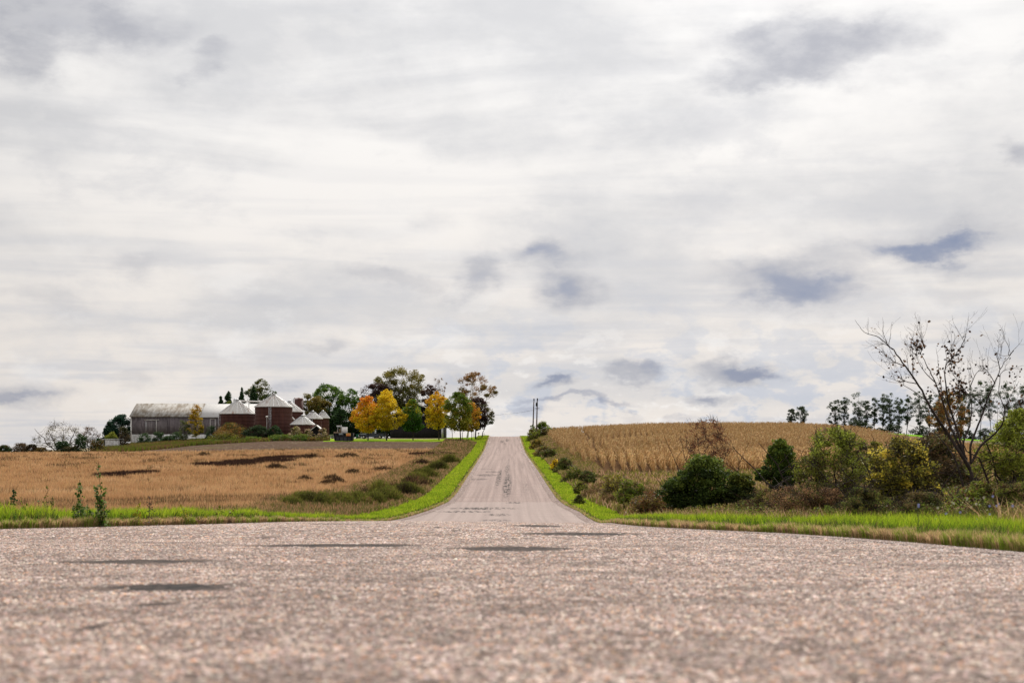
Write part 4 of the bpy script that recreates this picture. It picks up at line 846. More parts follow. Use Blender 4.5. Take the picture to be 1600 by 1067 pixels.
tree('shrub', 'brown seedy undergrowth in front of the willow shrub', 'shrub', 1265, 42, 752, 60, 800, 'dome', [(0.130, 0.078, 0.046), (0.260, 0.156, 0.078), (0.390, 0.221, 0.117), (0.156, 0.156, 0.039)], 389, 16000, .045, 100, .16, None, trunk=.015, multi=8, twigs=400, key='r', crown_name='foliage', trunk_name='stems', mat='dry', fill=0.08, lump=0.4)
tree('shrub', 'dim brown undergrowth in front of the dark thicket', 'shrub', 1440, 34, 768, 50, 812, 'dome', [(0.070, 0.049, 0.028), (0.154, 0.112, 0.042), (0.252, 0.182, 0.084), (0.140, 0.182, 0.042)], 390, 14000, .04, 90, .16, None, trunk=.012, multi=7, twigs=400, key='r', crown_name='foliage', trunk_name='stems', mat='dry', fill=0.08, lump=0.4)

tree('shrub', 'ragged olive shrub filling the gap between the willow and the yellow-leaved one', 'shrub', 1356, 48, 684, 42, 790, 'vase', [(.10, .08, .03), (.14, .15, .03), (.20, .22, .04), (.30, .26, .05)], 395, 10000, .078, 110, .16, None, trunk=.025, multi=6, twigs=300, key='r', fill=.08, lump=.4, crown_name='foliage', trunk_name='stems')
tree('shrub', 'rust and olive leaved tree right behind the middle limbs of the bare tree', 'shrub', 1483, 62, 604, 30, 700, 'oval', [(.10, .08, .02), (.16, .12, .03), (.26, .12, .04), (.30, .17, .04)], 394, 4500, .09, 90, .17, None, trunk=.04, multi=3, twigs=120, key='r', fill=.05, lump=.35, crown_name='foliage', trunk_name='stems')
tree('shrub', 'dull green undergrowth filling the ground between the willow and the yellow-leaved shrub', 'shrub', 1350, 36, 762, 46, 812, 'dome', [(0.042, 0.042, 0.021), (0.112, 0.112, 0.028), (0.196, 0.140, 0.056), (0.168, 0.210, 0.042)], 391, 12000, .042, 90, .16, None, trunk=.012, multi=7, twigs=300, key='r', fill=.08, lump=.4, crown_name='foliage', trunk_name='stems', mat='dry')
tree('shrub', 'tan and green undergrowth at the far right under the bright olive shrub', 'shrub', 1590, 30, 752, 55, 812, 'dome', [(.10, .06, .03), (.26, .17, .08), (.14, .15, .03), (.20, .22, .04)], 392, 12000, .042, 90, .16, None, trunk=.012, multi=7, twigs=300, key='r', fill=.08, lump=.4, crown_name='foliage', trunk_name='stems', mat='dry')
tree('shrub', 'low brown and olive scrub right of the large dark bush', 'shrub', 1200, 50, 764, 40, 800, 'dome', [(0.096, 0.060, 0.036), (0.216, 0.132, 0.060), (0.156, 0.168, 0.036)], 393, 9000, .05, 90, .16, None, trunk=.012, multi=7, twigs=200, key='r', fill=.08, lump=.4, crown_name='foliage', trunk_name='stems', mat='dry')
# the bare tree, its limbs traced at their real distance
def bare_tree():
    g = rs(400); Yb = 42.0; bx = wx(1521, Yb); bz = hz(bx, Yb)-.05
    root = empty('bare_tree', (bx, Yb, bz), label='big leaning bare tree with dark trunk and a few dry leaves at the right', cat='tree')
    Z = lambda X_, Y_: (1200+X_/4, 500+Y_/4)
    def P(lst, dep, r0, r1):
        p = []
        for i, (a, b) in enumerate(lst):
            q, e = Z(a, b); t = i/(len(lst)-1)
            yy = Yb+dep*t+.12*math.sin(i*2.1+dep*3)
            p.append((wx(q, yy)-bx, yy-Yb, wz(e, yy)-bz))
        p = np.array(p); p[0, 2] = max(p[0, 2], -.1)
        t = np.linspace(0, 1, len(p)*4-3); ti = np.linspace(0, 1, len(p))
        p2 = np.stack([np.interp(t, ti, p[:, k]) for k in range(3)], 1)
        k = np.array([.25, .5, .25]); q2 = p2.copy()
        for ax in range(3): q2[1:-1, ax] = np.convolve(p2[:, ax], k, 'valid')
        q2 += g.normal(0, .012, q2.shape)*np.minimum(t, .8)[:, None]
        return q2, (r0*(1-t)**1.1)*.72+r1*.8
    big = [([(1285, 1140), (1282, 1060), (1275, 980), (1255, 900)], 0, .125, .04),
     ([(1262, 930), (1200, 830), (1130, 720), (1060, 620), (1000, 520), (945, 410), (860, 290), (785, 185), (700, 110), (600, 80), (540, 0)], -.9, .075, .004),
     ([(1240, 870), (1190, 780), (1130, 640), (1090, 500), (1040, 380), (1000, 300), (950, 200), (880, 75)], .8, .055, .004),
     ([(1225, 850), (1180, 680), (1125, 520), (1110, 400), (1105, 290), (1200, 180), (1262, 110)], -.5, .05, .004),
     ([(1240, 900), (1215, 770), (1262, 660), (1272, 560), (1262, 420), (1250, 250)], .6, .045, .004),
     ([(1268, 900), (1262, 790), (1300, 690), (1350, 560), (1385, 460), (1420, 380), (1460, 290), (1535, 190), (1592, 118)], .9, .05, .004),
     ([(1272, 890), (1330, 780), (1430, 700), (1470, 640), (1478, 560), (1520, 470), (1570, 380)], -.6, .052, .005),
     ([(1225, 1060), (1200, 960), (1165, 860), (1120, 790), (1040, 700), (985, 640)], .5, .045, .005)]
    paths = [P(*b) for b in big]
    sec = [([(940, 400), (860, 385), (790, 340), (735, 330)], .3), ([(860, 290), (780, 260), (700, 190), (610, 130)], -.3), ([(780, 185), (735, 150), (660, 150)], .2), ([(905, 330), (905, 200), (885, 110)], .2),
           ([(985, 500), (905, 440), (830, 400), (770, 350)], .3), ([(1045, 390), (980, 330), (930, 240), (925, 170)], -.2), ([(1090, 500), (1080, 380), (1060, 250), (1050, 170)], .2), ([(950, 215), (975, 150), (930, 60)], .1),
           ([(1262, 480), (1200, 400), (1150, 330), (1130, 290)], .3), ([(1262, 420), (1300, 330), (1350, 300)], -.2), ([(1150, 240), (1130, 190), (1180, 100)], .1), ([(1200, 180), (1230, 120), (1240, 50)], .1),
           ([(1420, 400), (1380, 330), (1340, 280)], .2), ([(1450, 310), (1430, 230), (1415, 200)], .1), ([(1480, 560), (1440, 450), (1450, 330), (1520, 300), (1590, 310)], .2), ([(1350, 560), (1290, 480), (1200, 450)], .3),
           ([(1130, 640), (1180, 560), (1200, 470), (1190, 380)], .3), ([(1535, 190), (1500, 230), (1510, 150), (1500, 110)], .1)]
    paths += [P(a, d_, .018, .003) for a, d_ in sec]
    # side shoots and twigs
    par = [p for p in paths[1:]]; tw = []
    def shoots(parents, cnt, L0, r0, lo):
        out = []
        for _ in range(cnt):
            p, r = parents[g.integers(len(parents))]; n = len(p); i = int(g.uniform(lo, .98)*(n-1)); T = p[min(i+1, n-1)]-p[max(i-1, 0)]; T /= np.linalg.norm(T)+1e-9
            dv = g.normal(size=3); dv -= dv.dot(T)*T; dv /= np.linalg.norm(dv); v = T*.75+dv*.7; v[2] += .25; v /= np.linalg.norm(v)
            L = L0*g.uniform(.4, 1.2); k = 6; pts = [p[i]]
            for q in range(k): v = v+g.normal(0, .14, 3); v[2] += .05; v /= np.linalg.norm(v); pts.append(pts[-1]+v*L/k)
            out.append((np.array(pts), np.linspace(min(r[i]*.6, r0), .0022, k+1)))
        return out
    s1 = shoots(par, 120, .85, .008, .25); s2 = shoots(s1, 230, .42, .004, .2); s3 = shoots(s2, 130, .22, .003, .2)
    V, F = tube_np(paths, 8); V2, F2 = tube_np(s1+s2+s3, 4)
    link('trunk', mesh_np('trunk', V, F, M['bark'], smooth=True), root)
    link('crown', mesh_np('crown', V2, F2, M['twig'], smooth=True), root)
    pts = []
    for _ in range(2600):
        p, r = (s1+s2+par)[g.integers(len(s1+s2+par))]; q = p[g.integers(1, len(p))]
        X_ = (800+FOC*(q[0]+bx)/(q[1]+Yb)); E = 700-FOC*(q[2]+bz)/(q[1]+Yb)
        pr = .8 if 1425 < X_ < 1505 and E > 535 else (.10 if E > 545 else .03)
        if X_ > 1572 and E > 570: pr = .35
        if g.random() < pr: pts.append(q+g.normal(0, .075, 3))
    pts = np.array(pts)
    V, F, C = leaves(pts, .095, palette([(.02, .012, .01), (.03, .018, .012), (.06, .03, .02), (.16, .08, .03)], len(pts), g, .3), g, 0, .7)
    link('dry_leaves', mesh_np('dry_leaves', V, F, M['dry'], C), root)
bare_tree()

# arching grey dead branches against the upright dark bush
def dead_branches():
    g = rs(410); Yb = 52; bx = wx(1262, Yb); bz = hz(bx, Yb); paths = []
    for k in range(16):
        a0 = np.array([g.uniform(-.25, .25), g.uniform(-.3, .3), g.uniform(.1, .8)]); L = g.uniform(.8, 1.5); pts = [a0]; v = np.array([-1, g.uniform(-.3, .3), g.uniform(-.5, .35)])
        for q in range(7): v = v/np.linalg.norm(v); pts.append(pts[-1]+v*L/7); v = v+g.normal(0, .12, 3)+np.array([0, 0, .14])
        paths.append((np.array(pts), np.linspace(.014, .004, 8)))
    V, F = tube_np(paths, 5)
    o = link('dead_branches', mesh_np('dead_branches', V, F, M['deadwood'], smooth=True), None, label='arching grey dead branches hanging in front of the upright dark bush', cat='branches'); o.location = (bx, Yb, bz)
dead_branches()

# leafy weeds standing up along the front of the tan field
def weed(px, Y, top, seed, label, cols, n=130, leaf=.075, stems=3, spread=.25, name='tall_weed'):
    g = rs(seed); x = wx(px, Y); z = hz(x, Y); H = wz(top, Y)-z
    root = empty(name, (x, Y, z), label=label, cat='weed', group='tall weeds at the front of the tan field')
    paths = []; L = []
    for s in range(stems):
        hh = H*(1 if s == 0 else g.uniform(.35, .75)); b = np.array([g.normal(0, spread*.3), g.normal(0, spread*.3), 0]); e = np.array([b[0]+(0 if s == 0 else g.normal(0, spread)), g.normal(0, spread), hh])
        p, r = limb(b, e, .012, .004, g, .06, 8); paths.append((p, r))
        k = int(n*hh/H/stems*1.6); t = g.random(k); q = np.stack([np.interp(t*7, np.arange(8), p[:, a]) for a in range(3)], 1)
        L.append(q+g.normal(0, 1, (k, 3))*np.array([1, 1, .5])*(.10*(1.15-t))[:, None])
    V, F = tube_np(paths, 5); link('stems', mesh_np('stems', V, F, M['twig'], smooth=True), root)
    L = np.concatenate(L); V, F, C = leaves(L, leaf, palette(cols, len(L), g, .3), g, .3, .75)
    link('foliage', mesh_np('foliage', V, F, M['leaf'], C), root)
WG = [(.04, .09, .015), (.08, .15, .02), (.13, .20, .03), (.25, .28, .12)]
weed(160, 45, 723, 420, 'tallest leafy green weed with a thin spire, in front of the tan field', WG, 460, .10, 8, .19)
weed(123, 45, 749, 421, 'leafy green weed just left of the tallest one', WG, 380, .10, 6, .15)
weed(134, 45.5, 788, 431, 'short leafy weed between the two tall green ones', WG, 90, .10, 3, .18)
weed(12, 43, 763, 422, 'dark green leaning weed at the left edge of the photo', [(.03, .06, .02), (.06, .10, .02)], 240, .10, 4, .22)
weed(35, 44, 775, 423, 'low yellow-green weed right of the dark leaning one', [(.14, .18, .02), (.20, .24, .03)], 110, .07, 4, .3)
weed(76, 44.5, 757, 424, 'thin dark-tipped weed between the low yellow one and the leafy ones', [(.06, .05, .03), (.13, .14, .03), (.16, .18, .03)], 150, .07, 4, .15)
weed(54, 44.5, 783, 425, 'tiny green weed left of the thin dark-tipped one', WG, 60, .08, 3, .15)
weed(212, 47, 784, 426, 'yellow-green goldenrod tuft right of the tall weeds', [(.20, .20, .02), (.32, .27, .02)], 200, .07, 5, .4)
weed(233, 47, 775, 427, 'single dark stalk beside the goldenrod tuft', [(.05, .04, .03)], 40, .06, 1, .1)
weed(292, 50, 786, 428, 'yellow-green goldenrod tuft further right along the field edge', [(.16, .18, .02), (.30, .27, .02)], 190, .07, 5, .45)
weed(345, 53, 788, 429, 'green tuft at the bend of the field edge', [(.12, .15, .02), (.22, .22, .03)], 160, .08, 5, .4)
for i, (p, yy, tp) in enumerate([(480, 80, 772), (505, 82, 775), (535, 85, 774), (560, 88, 776), (585, 90, 774), (608, 95, 768), (636, 104, 760), (455, 76, 780), (596, 98, 758), (652, 122, 746), (665, 135, 736), (684, 155, 726), (701, 180, 718)]):
    tuft('%s olive weed clump along the left margin, counted from the corner towards the farm' % ordn[i], p, yy, tp-8, [26, 20, 20, 24, 18, 22, 24, 16, 20, 22, 20, 18, 16][i], [(.04, .028, .018), (.08, .075, .02), (.12, .13, .025), (.19, .19, .035), (.20, .12, .06)], 440+i, 3600, 'weed clumps along the left margin')
for i, (p, yy, tp, wv, lb) in enumerate([(648, 118, 739, 14, 'dark'), (476, 128, 741, 8, ''), (463, 118, 751, 8, ''), (519, 130, 738, 8, ''), (512, 116, 747, 9, ''), (550, 148, 731, 7, ''), (527, 122, 743, 7, ''), (595, 158, 728, 14, ''), (485, 205, 707, 14, ''), (545, 208, 706, 12, ''), (660, 176, 716, 10, ''), (318, 222, 706, 8, ''), (430, 160, 722, 10, ''), (575, 102, 757, 14, ''), (620, 112, 750, 14, '')]):
    tuft(['dark weed clump beside the left margin', 'dark weed clump, upper left of the four in the middle of the tan field', 'dark weed clump, lower left of the four in the middle of the tan field', 'dark weed clump, upper right of the four in the middle of the tan field',
          'brown weed clump below the upper right one in the tan field', 'small dark weed clump towards the road in the tan field', 'brown weed clump touching the upper right dark one', 'long low dark weed clump near the middle of the field', 'flat dark weeds just before the ploughed strip, left one',
          'flat dark weeds just before the ploughed strip, right one', 'brown weed clump near the road, upper part of the field', 'small brown weed clump above the long dark band', 'faint brown weed clump under the long dark band', 'brown-green weed clump low beside the margin', 'wide brown-green weed clump by the margin'][i], p, yy, tp, wv*1.5, [(.03, .018, .012), (.06, .035, .02), (.12, .075, .035), (.30, .18, .09)], 460+i, 520, 'dark weed clumps in the tan field')

# chicory and seed heads in the right-hand weeds
def flowers():
    g = rs(480)
    spots = [(1435, 791, 0), (1435, 788, 0), (1478, 802, 0), (1480, 812, 0), (1476, 816, 0), (1462, 810, 0), (1526, 811, 0), (1537, 777, 1), (1546, 790, 0), (1560, 787, 0), (1557, 790, 0), (1582, 790, 0), (1558, 812, 0), (1567, 813, 0), (1546, 803, 0), (1551, 775, 0), (1511, 778, 1), (1525, 787, 1), (1490, 786, 1), (1465, 793, 1), (1585, 815, 0), (1500, 800, 0), (1517, 792, 1)]
    for i, (p, e, w_) in enumerate(spots):
        Yb = 25+g.uniform(-1, 1.5); x = wx(p, Yb); z0 = hz(x, Yb); zt = wz(e, Yb)
        if zt < z0+.15: zt = z0+.3
        root = empty('wildflower', (x, Yb, z0), label=('small white seed head among the weeds below the bare tree' if w_ else 'small pale blue chicory flower among the roadside weeds on the right'), cat='flower', group='white seed heads' if w_ else 'blue chicory flowers')
        p_, r_ = limb(np.zeros(3), np.array([0, 0, zt-z0]), .005, .003, g, .08, 6); V, F = tube_np([(p_, r_)], 4)
        link('stem', mesh_np('stem', V, F, M['stem'], smooth=True), root)
        k = 12; a = np.arange(k)*2*np.pi/k; tip = np.array([0, 0, zt-z0]); V = [tip+np.array([0, 0, .004])]; 
        tilt = g.uniform(.5, 1.1)
        for j in range(k):
            for dr, da in ((.022, -.2), (.024, .2)):
                q = np.array([math.cos(a[j]+da)*dr, -.25*dr, math.sin(a[j]+da)*dr]); V.append(tip+q)
        F = [np.array([[0, 1+2*j, 2+2*j] for j in range(k)])]
        link('petals', mesh_np('petals', V, F, M['seedhead' if w_ else 'petal']), root)
M['stem'] = simple('stem', (.10, .12, .04), rough=.8, bmp=0)
M['petal'] = simple('petal', (.40, .42, .82), (.32, .34, .75), rough=.7, bmp=0)
M['seedhead'] = simple('seed_head', (.75, .68, .58), rough=.8, bmp=0)
flowers()
def reeds():
    g = rs(490); n = 260; Yb = 24; X = wx(g.uniform(1572, 1680, n), Yb); Y = Yb+g.uniform(-1.2, 1.5, n)
    V, F, C = blades(np.column_stack([X, Y, h(X, Y)]), g.uniform(.35, .85, n), g.uniform(.012, .025, n), 1.0, palette([(.50, .33, .17), (.60, .42, .22), (.32, .20, .10)], n, g, .2), g, True)
    stuff('dry_reeds', (V, F, C), M['dry'], 'pale bent dry reeds at the right edge beside the verge', 'reeds')
reeds()
def pebbles():
    g = rs(495); parts = []
    V = []; F = []; off = 0
    base = np.array([(0, 0, .6), (1, 0, 0), (.3, .95, 0), (-.8, .6, 0), (-.8, -.6, 0), (.3, -.95, 0)])
    tri = np.array([(0, 1, 2), (0, 2, 3), (0, 3, 4), (0, 4, 5), (0, 5, 1)])
    Cc = []
    for curve, n in ((EL, 9000), (ER, 12000)):
        P, N, s = curve; D = np.hypot(P[:, 0], P[:, 1]); pdf = np.gradient(s)/np.maximum(D, 15)**1.6*(P[:, 1] > 10); c = np.cumsum(pdf)/pdf.sum()
        i = np.interp(g.random(n), c, np.arange(len(s))).astype(int); o = g.normal(.15, .28, n); Q = P[i]+N[i]*o[:, None]+g.uniform(-.1, .1, (n, 2))
        sz = g.uniform(.008, .028, n)*np.maximum(1, D[i]/60); a = g.uniform(0, 6.28, n)
        b = base[None]*sz[:, None, None]; x_ = b[..., 0]*np.cos(a)[:, None]-b[..., 1]*np.sin(a)[:, None]; y_ = b[..., 0]*np.sin(a)[:, None]+b[..., 1]*np.cos(a)[:, None]
        z = h(Q[:, 0], Q[:, 1])+.005
        V.append(np.stack([x_+Q[:, :1], y_+Q[:, 1:], b[..., 2]+z[:, None]], -1).reshape(-1, 3)); F.append((np.arange(n)[:, None, None]*6+tri[None]).reshape(-1, 3)+off); off += n*6
        Cc.append(np.repeat(palette([(.30, .25, .23), (.45, .38, .35), (.18, .15, .14), (.40, .28, .22)], n, g, .25), 6, 0))
    stuff('loose_gravel', (np.concatenate(V), [np.concatenate(F)], np.concatenate(Cc)), M['stone'], 'loose pinkish gravel scattered along both road edges', 'gravel')
def undergrowth():                # low leafy weeds tangled through the grass of the right-hand hollow
    g = rs(497); m = 2200; Yc = 17*np.exp(g.random(m)*math.log(75/17)); a = xr_(Yc)+3.0; X0 = a+(.44*Yc+1-a)*g.random(m)
    k = X0 > a; X0, Yc = X0[k], Yc[k]; m = len(X0); rad = g.uniform(.12, .4, m); hh = g.uniform(.2, .65, m)*(.6+.8*fbm(X0, Yc, .3, 91)); per = 75
    idx = np.repeat(np.arange(m), per); n = len(idx); d_ = g.normal(size=(n, 2))*.6*rad[idx][:, None]; x = X0[idx]+d_[:, 0]; y = Yc[idx]+d_[:, 1]
    P = np.column_stack([x, y, h(x, y)+hh[idx]*g.random(n)**.6])
    tone = fbm(X0, Yc, .5, 93)[idx]*.6+g.normal(0, .2, m)[idx]+.2
    c = palette([(.04, .03, .018), (.11, .06, .03), (.07, .09, .02), (.12, .16, .025), (.20, .25, .03), (.34, .24, .13), (.09, .05, .03)], n, g, .3, tone)
    V, F, C = leaves(P, .035+.0009*y, c, g, .1, .5); stuff('undergrowth', (V, F, C), M['leaf'], 'tangled leafy weeds through the wild grass right of the road', 'weeds')
undergrowth()
def chips():                      # the stones of the chip seal that stand proud of the surface
    g = rs(498); V = []; F = []; Cc = []; off = 0
    base = np.array([(0, 0, 1), (1, 0, 0), (.25, .9, 0), (-.8, .65, 0), (-.85, -.55, 0), (.3, -.95, 0)]); tri = np.array([(0, 1, 2), (0, 2, 3), (0, 3, 4), (0, 4, 5), (0, 5, 1)])
    for (a, b, dens, s0, hgt) in ((3.2, 8.5, 2300, .0115, .0105), (8.5, 14, 1300, .0135, .0115), (14, 26, 520, .018, .013), (26, 58, 95, .034, .018)):
        n = int(dens*((b*b-a*a)*.38+3.2*(b-a))); Y = np.sqrt(g.uniform(a*a, b*b, n)) if a > 5 else g.uniform(a, b, n); X = g.uniform(-1, 1, n)*(.38*Y+1.6)
        k = (X > xl_(Y)+.1) & (X < xr_(Y)-.05)
        tarm = np.zeros(n, bool)
        for (px, py, rx, ry, s_) in TAR:
            if s_ >= .7 and py < 60: tarm |= np.hypot((X-px)/rx, (Y-py)/ry)+1.3*(fbm(X, Y*.7, 4.5, 5)-.5) < .95
        k &= ~(tarm); bare = fbm(X, Y, 2.6, 97); k &= ~((vnoise(X, Y, .30/s0, 96) < .34) & (g.random(n) < .85)); k &= ~((bare > .68) & (g.random(n) < .8))
        X, Y = X[k], Y[k]; n = len(X); sz = s0*g.uniform(.55, 1.5, n); a_ = g.uniform(0, 6.28, n)
        bb = base[None]*np.stack([sz*g.uniform(.8, 1.3, n), sz, hgt*g.uniform(.3, 1.15, n)], 1)[:, None]; ca, sa = np.cos(a_)[:, None], np.sin(a_)[:, None]
        x_ = bb[..., 0]*ca-bb[..., 1]*sa; y_ = bb[..., 0]*sa+bb[..., 1]*ca; x_[:, 0] += g.normal(0, .3, n)*sz; y_[:, 0] += g.normal(0, .3, n)*sz
        z = h(X, Y)
        V.append(np.stack([x_+X[:, None], y_+Y[:, None], bb[..., 2]+z[:, None]-.001], -1).reshape(-1, 3)); F.append((np.arange(n)[:, None, None]*6+tri[None]).reshape(-1, 3)+off); off += n*6
        c = palette([(.15, .125, .115), (.22, .175, .16), (.30, .225, .20), (.34, .265, .24), (.33, .27, .25), (.40, .33, .30), (.36, .22, .15), (.47, .41, .38)], n, g, .12)
        Cc.append(np.repeat(c*np.array([1.0, .94, .89])*((.5+.95*fbm(X, Y, 1.3, 99))*(.5+1.0*vnoise(X, Y, .22/s0, 94)))[:, None], 6, 0))
    stuff('stone_chips', (np.concatenate(V), [np.concatenate(F)], np.concatenate(Cc)), M['stone'], 'pinkish grey stone chips standing out of the near road surface', 'stone chips')
m_, t_ = material('stone_chips'); a_ = t_.node('ShaderNodeVertexColor'); a_.layer_name = 'Col'; t_.l.new(a_.outputs[0], t_.b.inputs[0]); t_.b.inputs['Roughness'].default_value = .9; M['stone'] = m_
pebbles(); chips()

# ------------------------------------------------------------------ farm buildings
def boards(name, c1, c2, pitch=.28):
    m, t = material(name); x, y, z = t.sep(t.obj)[:3]
    u = t.m('DIVIDE', t.m('ADD', x, y), pitch); cell = t.m('FLOOR', u); fr = t.m('FRACT', u)
    n = t.noise(t.comb(cell, t.m('MULTIPLY', z, .25), 0.0), 1.7, 3, .6); s = t.noise(t.comb(t.m('MULTIPLY', t.m('ADD', x, y), 6), 0.0, t.m('MULTIPLY', z, .5)), 1, 5, .7)
    c = t.mix(t.ramp(n, .3, .7), c1, c2); c = t.mix(.8, c, t.mix(s, (.5,)*3, (1.5,)*3), 'MULTIPLY')
    gap = t.m('LESS_THAN', t.m('ABSOLUTE', t.m('SUBTRACT', fr, .5)), .44); c = t.mix(gap, tuple(v*.25 for v in c1), c)
    t.put(t.b.inputs['Base Color'], c); t.b.inputs['Roughness'].default_value = .9; bump(t, gap, .5, .02); return m
def tin(name, base, rust, amt, axis='x', pitch=.6):
    m, t = material(name); x, y, z = t.sep(t.obj)[:3]
    s = t.noise(t.comb(t.m('MULTIPLY', x, 1.6), t.m('MULTIPLY', y, .3), t.m('MULTIPLY', z, .3)), 1, 6, .7)
    s2 = t.noise(t.obj, .35, 4, .6); s3 = t.noise(t.comb(t.m('MULTIPLY', x, 5), y, z), 1, 4, .7)
    k = t.m('ADD', t.m('MULTIPLY', s, .6), t.m('MULTIPLY', s2, .4))
    c = t.mix(t.ramp(k, .62-amt*.25, .80-amt*.25), base, rust); c = t.mix(.5, c, t.mix(s3, (.6,)*3, (1.35,)*3), 'MULTIPLY')
    t.put(t.b.inputs['Base Color'], c); t.b.inputs['Roughness'].default_value = .75; t.b.inputs['Specular IOR Level'].default_value = .15
    rib = t.m('PINGPONG', x if axis == 'x' else z, pitch/2); bump(t, rib, .25, .03); return m
M['barnboard'] = boards('weathered_boards', (.235, .20, .215), (.115, .098, .108))
M['barndoor'] = boards('door_boards', (.22, .19, .195), (.14, .12, .125))
M['darkboard'] = boards('dark_boards', (.022, .018, .020), (.012, .010, .012), .4)
M['roof_tin'] = tin('weathered_tin_roof', (.33, .315, .295), (.14, .11, .08), .8)
M['roof_tin2'] = tin('newer_tin_roof', (.46, .45, .44), (.36, .26, .21), .2)
M['white'] = simple('white_paint', (.78, .76, .73), (.60, .57, .54), 2, .6, bmp=.05)
M['whitewash'] = simple('whitewashed_stone', (.72, .71, .70), (.40, .38, .36), 1.6, .9, bmp=.4)
def rusty_bin():
    m, t = material('rusted_bin_steel'); x, y, z = t.sep(t.obj)[:3]
    n = t.noise(t.comb(t.m('MULTIPLY', t.m('ARCTAN2', y, x), 5), 0.0, t.m('MULTIPLY', z, .25)), 1.2, 6, .7); n2 = t.noise(t.obj, 3, 5, .7)
    c = t.mix(t.ramp(n, .32, .68), (.052, .015, .012), (.085, .029, .020)); c = t.mix(t.m('MULTIPLY', t.ramp(n2, .6, .75), .35), c, (.14, .065, .045))
    t.put(t.b.inputs['Base Color'], c); t.b.inputs['Roughness'].default_value = .7
    bump(t, n2, .2, .02); return m
M['bin'] = rusty_bin()
M['bin_roof'] = tin('bin_roof_steel', (.66, .64, .61), (.36, .22, .16), .55)
M['galv'] = simple('galvanised_steel', (.62, .63, .64), (.45, .45, .46), 3, .45, .4, bmp=.05)
M['black'] = simple('black_paint', (.012, .012, .016), (.02, .02, .024), 3, .5, bmp=.05)
M['glass'] = simple('dark_glass', (.03, .035, .04), rough=.08, bmp=0)
M['woodpole'] = simple('pole_wood', (.16, .12, .10), (.075, .055, .045), 4, .9, stretch=(1, 1, .2), bmp=.3)
M['cable'] = simple('cable', (.02, .02, .022), rough=.6, bmp=0)
M['rubber'] = simple('rubber', (.015, .015, .015), rough=.85, bmp=0)
M['red_line'] = simple('pale_red_paint', (.30, .13, .11), (.22, .10, .09), 3, .6, bmp=0)

def barn():
    Y0 = 326.0; x0 = wx(205, Y0); x1 = wx(400, Y0); xm = wx(312, Y0); dp = 12.0
    zg = hz(x0, Y0)-1.4; zf = wz(678.5, Y0); ze = wz(650, Y0); zr = wz(631, Y0+dp/2)
    root = empty('barn', (x0, Y0, zg), label='long grey board barn with a streaked tin roof and white stone foundation', cat='barn')
    L = x1-x0; F_ = zf-zg; E = ze-zg; Rg = zr-zg
    b = MB(); b.box(0, L, 0, dp, F_, E-.05)
    b.add([(0, 0, E-.05), (0, dp, E-.05), (0, dp/2, Rg-.15), (L, 0, E-.05), (L, dp, E-.05), (L, dp/2, Rg-.15)], [(0, 2, 1), (3, 4, 5)])
    b.build('wall', M['barnboard'], root)
    b = MB(); b.box(-.06, L, -.07, dp+.05, 0, F_-.01); b.build('foundation', M['whitewash'], root)
    b = MB(); b.box(-.12, .12, -.10, .14, F_*.15, E-.1); b.build('corner_board', M['white'], root)
    def roof(a, c, dz, mat, nm):
        b = MB(); oh = .45
        for s in (0, 1):
            ya = -oh if s == 0 else dp+oh; sl = (Rg-E)/(dp/2); zb = E-oh*sl
            v = [(a, ya, zb+dz), (c, ya, zb+dz), (c, dp/2, Rg+dz), (a, dp/2, Rg+dz), (a, ya, zb+dz-.12), (c, ya, zb+dz-.12), (c, dp/2, Rg+dz-.12), (a, dp/2, Rg+dz-.12)]
            b.add(v, [(0, 1, 2, 3), (7, 6, 5, 4), (0, 4, 5, 1), (1, 5, 6, 2), (2, 6, 7, 3), (3, 7, 4, 0)])
        r = b.build(nm, mat, root); return r
    r1 = roof(-.35, xm-x0, .12, M['roof_tin'], 'roof'); tag(r1, label='left roof half, brown streaked old tin')
    r2 = roof(xm-x0+.01, L+.3, 0, M['roof_tin2'], 'roof'); tag(r2, label='right roof half, paler newer tin')
    for a, c in ((228, 243), (244, 262)):
        d_ = MB(); d_.box(wx(a, Y0)-x0, wx(c, Y0)-x0, -.10, -.02, F_+.05, E-.95)
        d = d_.build('door', M['barndoor'], root)
        q = MB(); q.box(wx(a, Y0)-x0, wx(a, Y0)-x0+.12, -.13, -.105, F_+.05, E-.95); q.build('door_frame', M['white'] if a == 244 else M['galv'], d)
    b = MB(); b.box(wx(226, Y0)-x0, wx(249, Y0)-x0, -.20, -.06, E-.93, E-.80); b.build('door_rail', M['white'], root)
    a, c = wx(329, Y0)-x0, wx(336, Y0)-x0
    d_ = MB(); d_.box(a, c, -.09, -.02, F_+.05, E-.8); d = d_.build('door', M['barndoor'], root, label='narrow door in a white frame')
    b = MB(); b.box(a-.12, a, -.12, -.01, F_+.05, E-.7); b.box(c, c+.12, -.12, -.01, F_+.05, E-.7); b.box(a-.12, c+.12, -.125, -.01, E-.7, E-.58); b.build('door_frame', M['white'], d)
barn()

